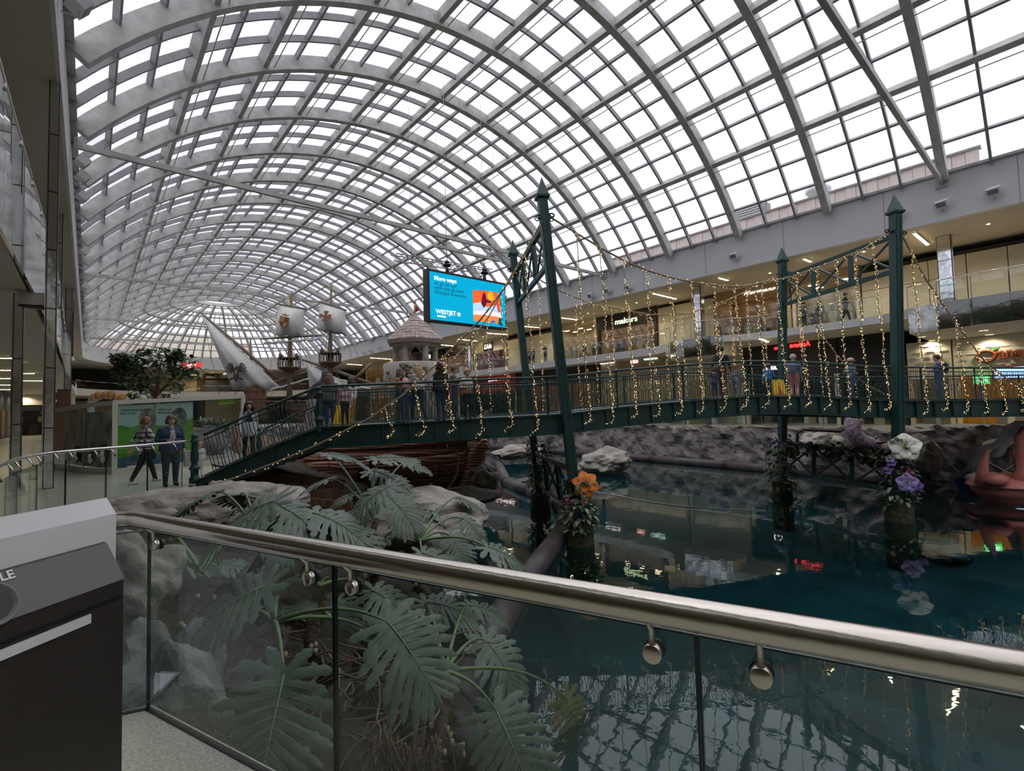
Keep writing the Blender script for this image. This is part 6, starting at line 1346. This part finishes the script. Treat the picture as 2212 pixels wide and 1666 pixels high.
p=onb(537,1.3); t=person('long-haired woman in a grey cardigan coming down the bridge ramp',p,1.63,camface(p)+6,lgrey,blackc,shoeD,0,'dark',.30,'walk','down',1.0); extras(t,.96,hem=(1.12,.72),m=lgrey); mb=MB(); mb.ball(V((.065,0,1.14))*.96,(.075,.09,.26),12); local(t,mb,'black_shirt',blackc)
p=onb(432,1.6); person('toddler in pale clothes behind the foot of the ramp railing',p,.92,camface(p),white,white,shoeD,2,'blonde',0,child=True)
p=onb(712,2.2); t=person('woman in a dark grey tee with long reddish hair at the ramp top',p,1.62,awayb-8,greyc,jeans,shoeD,0,'red',.30,'stand','down',1.2,sleeve=False); extras(t,.95,hem=(1.1,.86),m=greyc,w=1.2,bag=blackc,side=1)
p=onb(745,.9); person('small blonde girl in a pink jacket at the railing',p,1.16,camface(p)-10,pink,blackc,shoeD,2,'blonde',.12,child=True)
p=onb(760,2.6); person('girl in a white blouse beside the small blonde girl',p,1.42,awayb+60,white,tanc,shoeD,0,'dark',.2,arms=('down','up'),child=True)
p=onb(690,2.9); person('child in dark purple leaning behind the grey tee woman',p,1.05,awayb,cloth((.03,.02,.06)),blackc,shoeD,1,'dark',.05,child=True)
p=onb(866,1.3); t=person('girl with long brown hair and a pink backpack',p,1.56,awayb+55,tanc,jeans,shoeD,0,'brown',.26,arms='fore',sleeve=False); extras(t,.92,pack=pink)
p=onb(884,2.0); person('dark-haired girl in red facing the blonde woman',p,1.52,camface(p)+8,maroon,jeans,shoeD,2,'dark',.2,arms='bent')
p=onb(904,.55); t=person('blonde woman in a pale grey sweater leaning on the railing',p,1.60,awayb+35,lgrey,navy,shoeW,2,'blonde',.34,'walk',('hip','fore')); extras(t,.94,hem=(1.1,.95),m=lgrey,bag=shoeW,side=-1)
p=onb(953,.6); t=person('curly-haired person in a black jacket with a floral bag',p,1.60,awayb+25,blackc,jeans,shoeD,0,'brown',.12); extras(t,.94,hem=(1.1,.9),m=blackc); mb=MB()
rnd=random.Random(2)
for i in range(40): a=rnd.random()*6.28; mb.ball(V((-.02+.13*math.cos(a)*rnd.random(),.13*math.sin(a),1.56+rnd.uniform(-.14,.14)))*.94,.035,6)
local(t,mb,'curls',hairm['brown']); mb=MB(); mb.box(V((-.05,-.24,.85))*.94,(.2,.06,.42)); local(t,mb,'floral_bag',floral)
p=onb(981,1.3); person('boy in a brown jacket turned towards the curly-haired person',p,1.56,camface(p)+70,brownj,jeans,shoeD,0,'brown',0,arms='bent')
p=onb(1010,.8); t=person('blond boy in a white and tan hoodie on the bridge',p,1.40,camface(p)+25,white,blackc,shoeD,2,'blonde',0,arms='bent',child=True); mb=MB(); mb.shell(lambda u,v:V(((.128+.02*v)*math.cos(2*PI*u),(.168+.02*v)*math.sin(2*PI*u),1.16-.28*v))*.82,18,4,.01); local(t,mb,'tan_panel',tanc)
p=onb(1562,1.7); t=person('man in a black sweater and dark red trousers with a shoulder strap',p,1.72,awayb-50,blackc,maroon,shoeD,0,'dark',0,'walk',('down','down')); mb=MB(); mb.tube([V((-.1,.12,1.0)),V((-.13,-.02,1.25)),V((-.05,-.12,1.44))],.02,5); local(t,mb,'strap',white)
p=onb(1592,1.5); person('small child with an orange cap holding the man hand',p,1.05,awayb-40,mat('check_cloth',(.35,.35,.36),.8,col2=(.05,.05,.06),vs=14),slate,shoeD,2,'blonde',0,'walk',cap=orange,child=True)
p=onb(1546,1.3); person('small child in dark blue before the man in black',p,.98,awayb-30,navy,navy,shoeD,2,'brown',0,child=True,arms='up')
p=onb(1664,1.4); person('boy in a bright blue shirt walking on the bridge',p,1.12,awayb-60,bluec,navy,shoeD,2,'brown',0,'walk',child=True)
p=onb(1718,2.4); t=person('old man with grey hair, slate jacket and backpack in red shorts',p,1.66,awayb-55,slate,pinksh,shoeD,0,'grey',0,'stand','down',1.1,shorts=True); extras(t,.97,pack=slate)
p=onb(1842,1.6); person('woman in a pale pink cap and slate jacket on the bridge',p,1.50,awayb-85,slate,jeans,shoeD,2,'brown',.06,'walk','bent',1.05,cap=pink)
p=onb(2032,1.8); t=person('man in a blue shirt with glasses leaning at the railing beside the hibiscus post',p,1.68,camface(p)-80,cloth((.05,.07,.18)),jeans,shoeD,1,'dark',0,'stand','fore',1.1); mb=MB(); mb.ball(V((-.2,0,1.2)),(.1,.14,.2),8); local(t,mb,'backpack',blackc)
# upper gallery visitors
G=6.2
def onx(px,X,py=690): q=at(px,py,X=X); return V((X,q.y,G))
person('man in a black hoodie walking past the bright cream shop',onx(1828,34.0),1.8,-60,blackc,blackc,shoeD,1,'dark',0,'walk','bent',1.1)
person('woman with long black hair looking into the bright cream shop',onx(1772,34.6),1.66,20,blackc,greyc,shoeD,1,'dark',.4)
person('visitor in dark clothes upstairs beside the long-haired woman',onx(1737,34.4),1.72,-20,navy,blackc,shoeD,1,'dark',0)
person('man in a white cap photographing from the upper gallery',V((34.9,at(1178,760,X=34.9).y,G)),1.78,200,navy,navy,shoeD,1,'dark',0,arms='up',cap=white)
person('visitor in a straw hat and dark top at the upper parapet',V((34.9,at(1144,765,X=34.9).y,G)),1.68,215,greyc,blackc,shoeD,0,'dark',.1,arms='fore',cap=tanc)
person('visitor in a maroon top at the upper parapet',V((34.9,at(1152,765,X=34.9).y,G)),1.66,200,maroon,blackc,shoeD,0,'dark',.1,arms='fore')
hp2=at(130,552,X=-.95); person('man in a black cap leaning over the rippled mirror balcony',V((-1.35,hp2.y,G)),1.75,0,tanc,blackc,shoeD,1,'dark',0,arms='fore',cap=blackc)
for px,lab in ((1262,'standing before the yellow-lit shop beside'),(1283,'standing right beside')):
    person('black display mannequin %s the makers shop entrance'%lab,V((36.7,at(px,740,X=36.7).y,G)),1.72,180,blackc,blackc,shoeD,0,'dark',0)
for px,lab,tp in ((1800,'white dressed',white),(1758,'blue floral',navy),(1615,'pale',lgrey),(1690,'cream',white),(1502,'dark suited',blackc),(1578,'light dressed',white)):
    person('%s shop mannequin behind the upper gallery windows'%lab,V((37.7,at(px,680,X=37.7).y,G)),1.7,180,tp,tp,shoeD,2,'dark',0)
q=at(1532,916,X=31.5); person('person in dark blue jeans standing on the rock bank under the bridge',V((31.5,q.y,0)),1.75,30,lgrey,jeans,shoeD,0,'brown',0)
q=at(1558,916,X=31.7); person('person in grey trousers standing on the rock bank under the bridge',V((31.7,q.y,0)),1.7,200,navy,greyc,shoeD,0,'dark',0)
# yellow wet-floor stands on the bridge
yel=mat('yellow_plastic',(.75,.50,.02),.45)
for px,off,lab in ((740,1.9,'beside the small blonde girl'),(1683,1.2,'before the old man with the backpack')):
    p=onb(px,off); t=thing('floor_sign','folding yellow warning stand %s'%lab,'sign',p)
    for s_ in (-1,1): MB().prism([(-.24,0),(.24,0),(.17,.62),(-.17,.62)],-.01,.01,frame(p+CF.xy.to_3d()*s_*.14,CR.xy.to_3d(),V((0,0,1))-CF.xy.to_3d()*s_*.22)).build('panel',yel,t)
    MB().prism([(-.08,.15),(.08,.15),(.0,.45)],.012,.016,frame(p-CF.xy.to_3d()*.15,CR.xy.to_3d(),V((0,0,1))+CF.xy.to_3d()*.22)).build('warning_mark',orange,t)
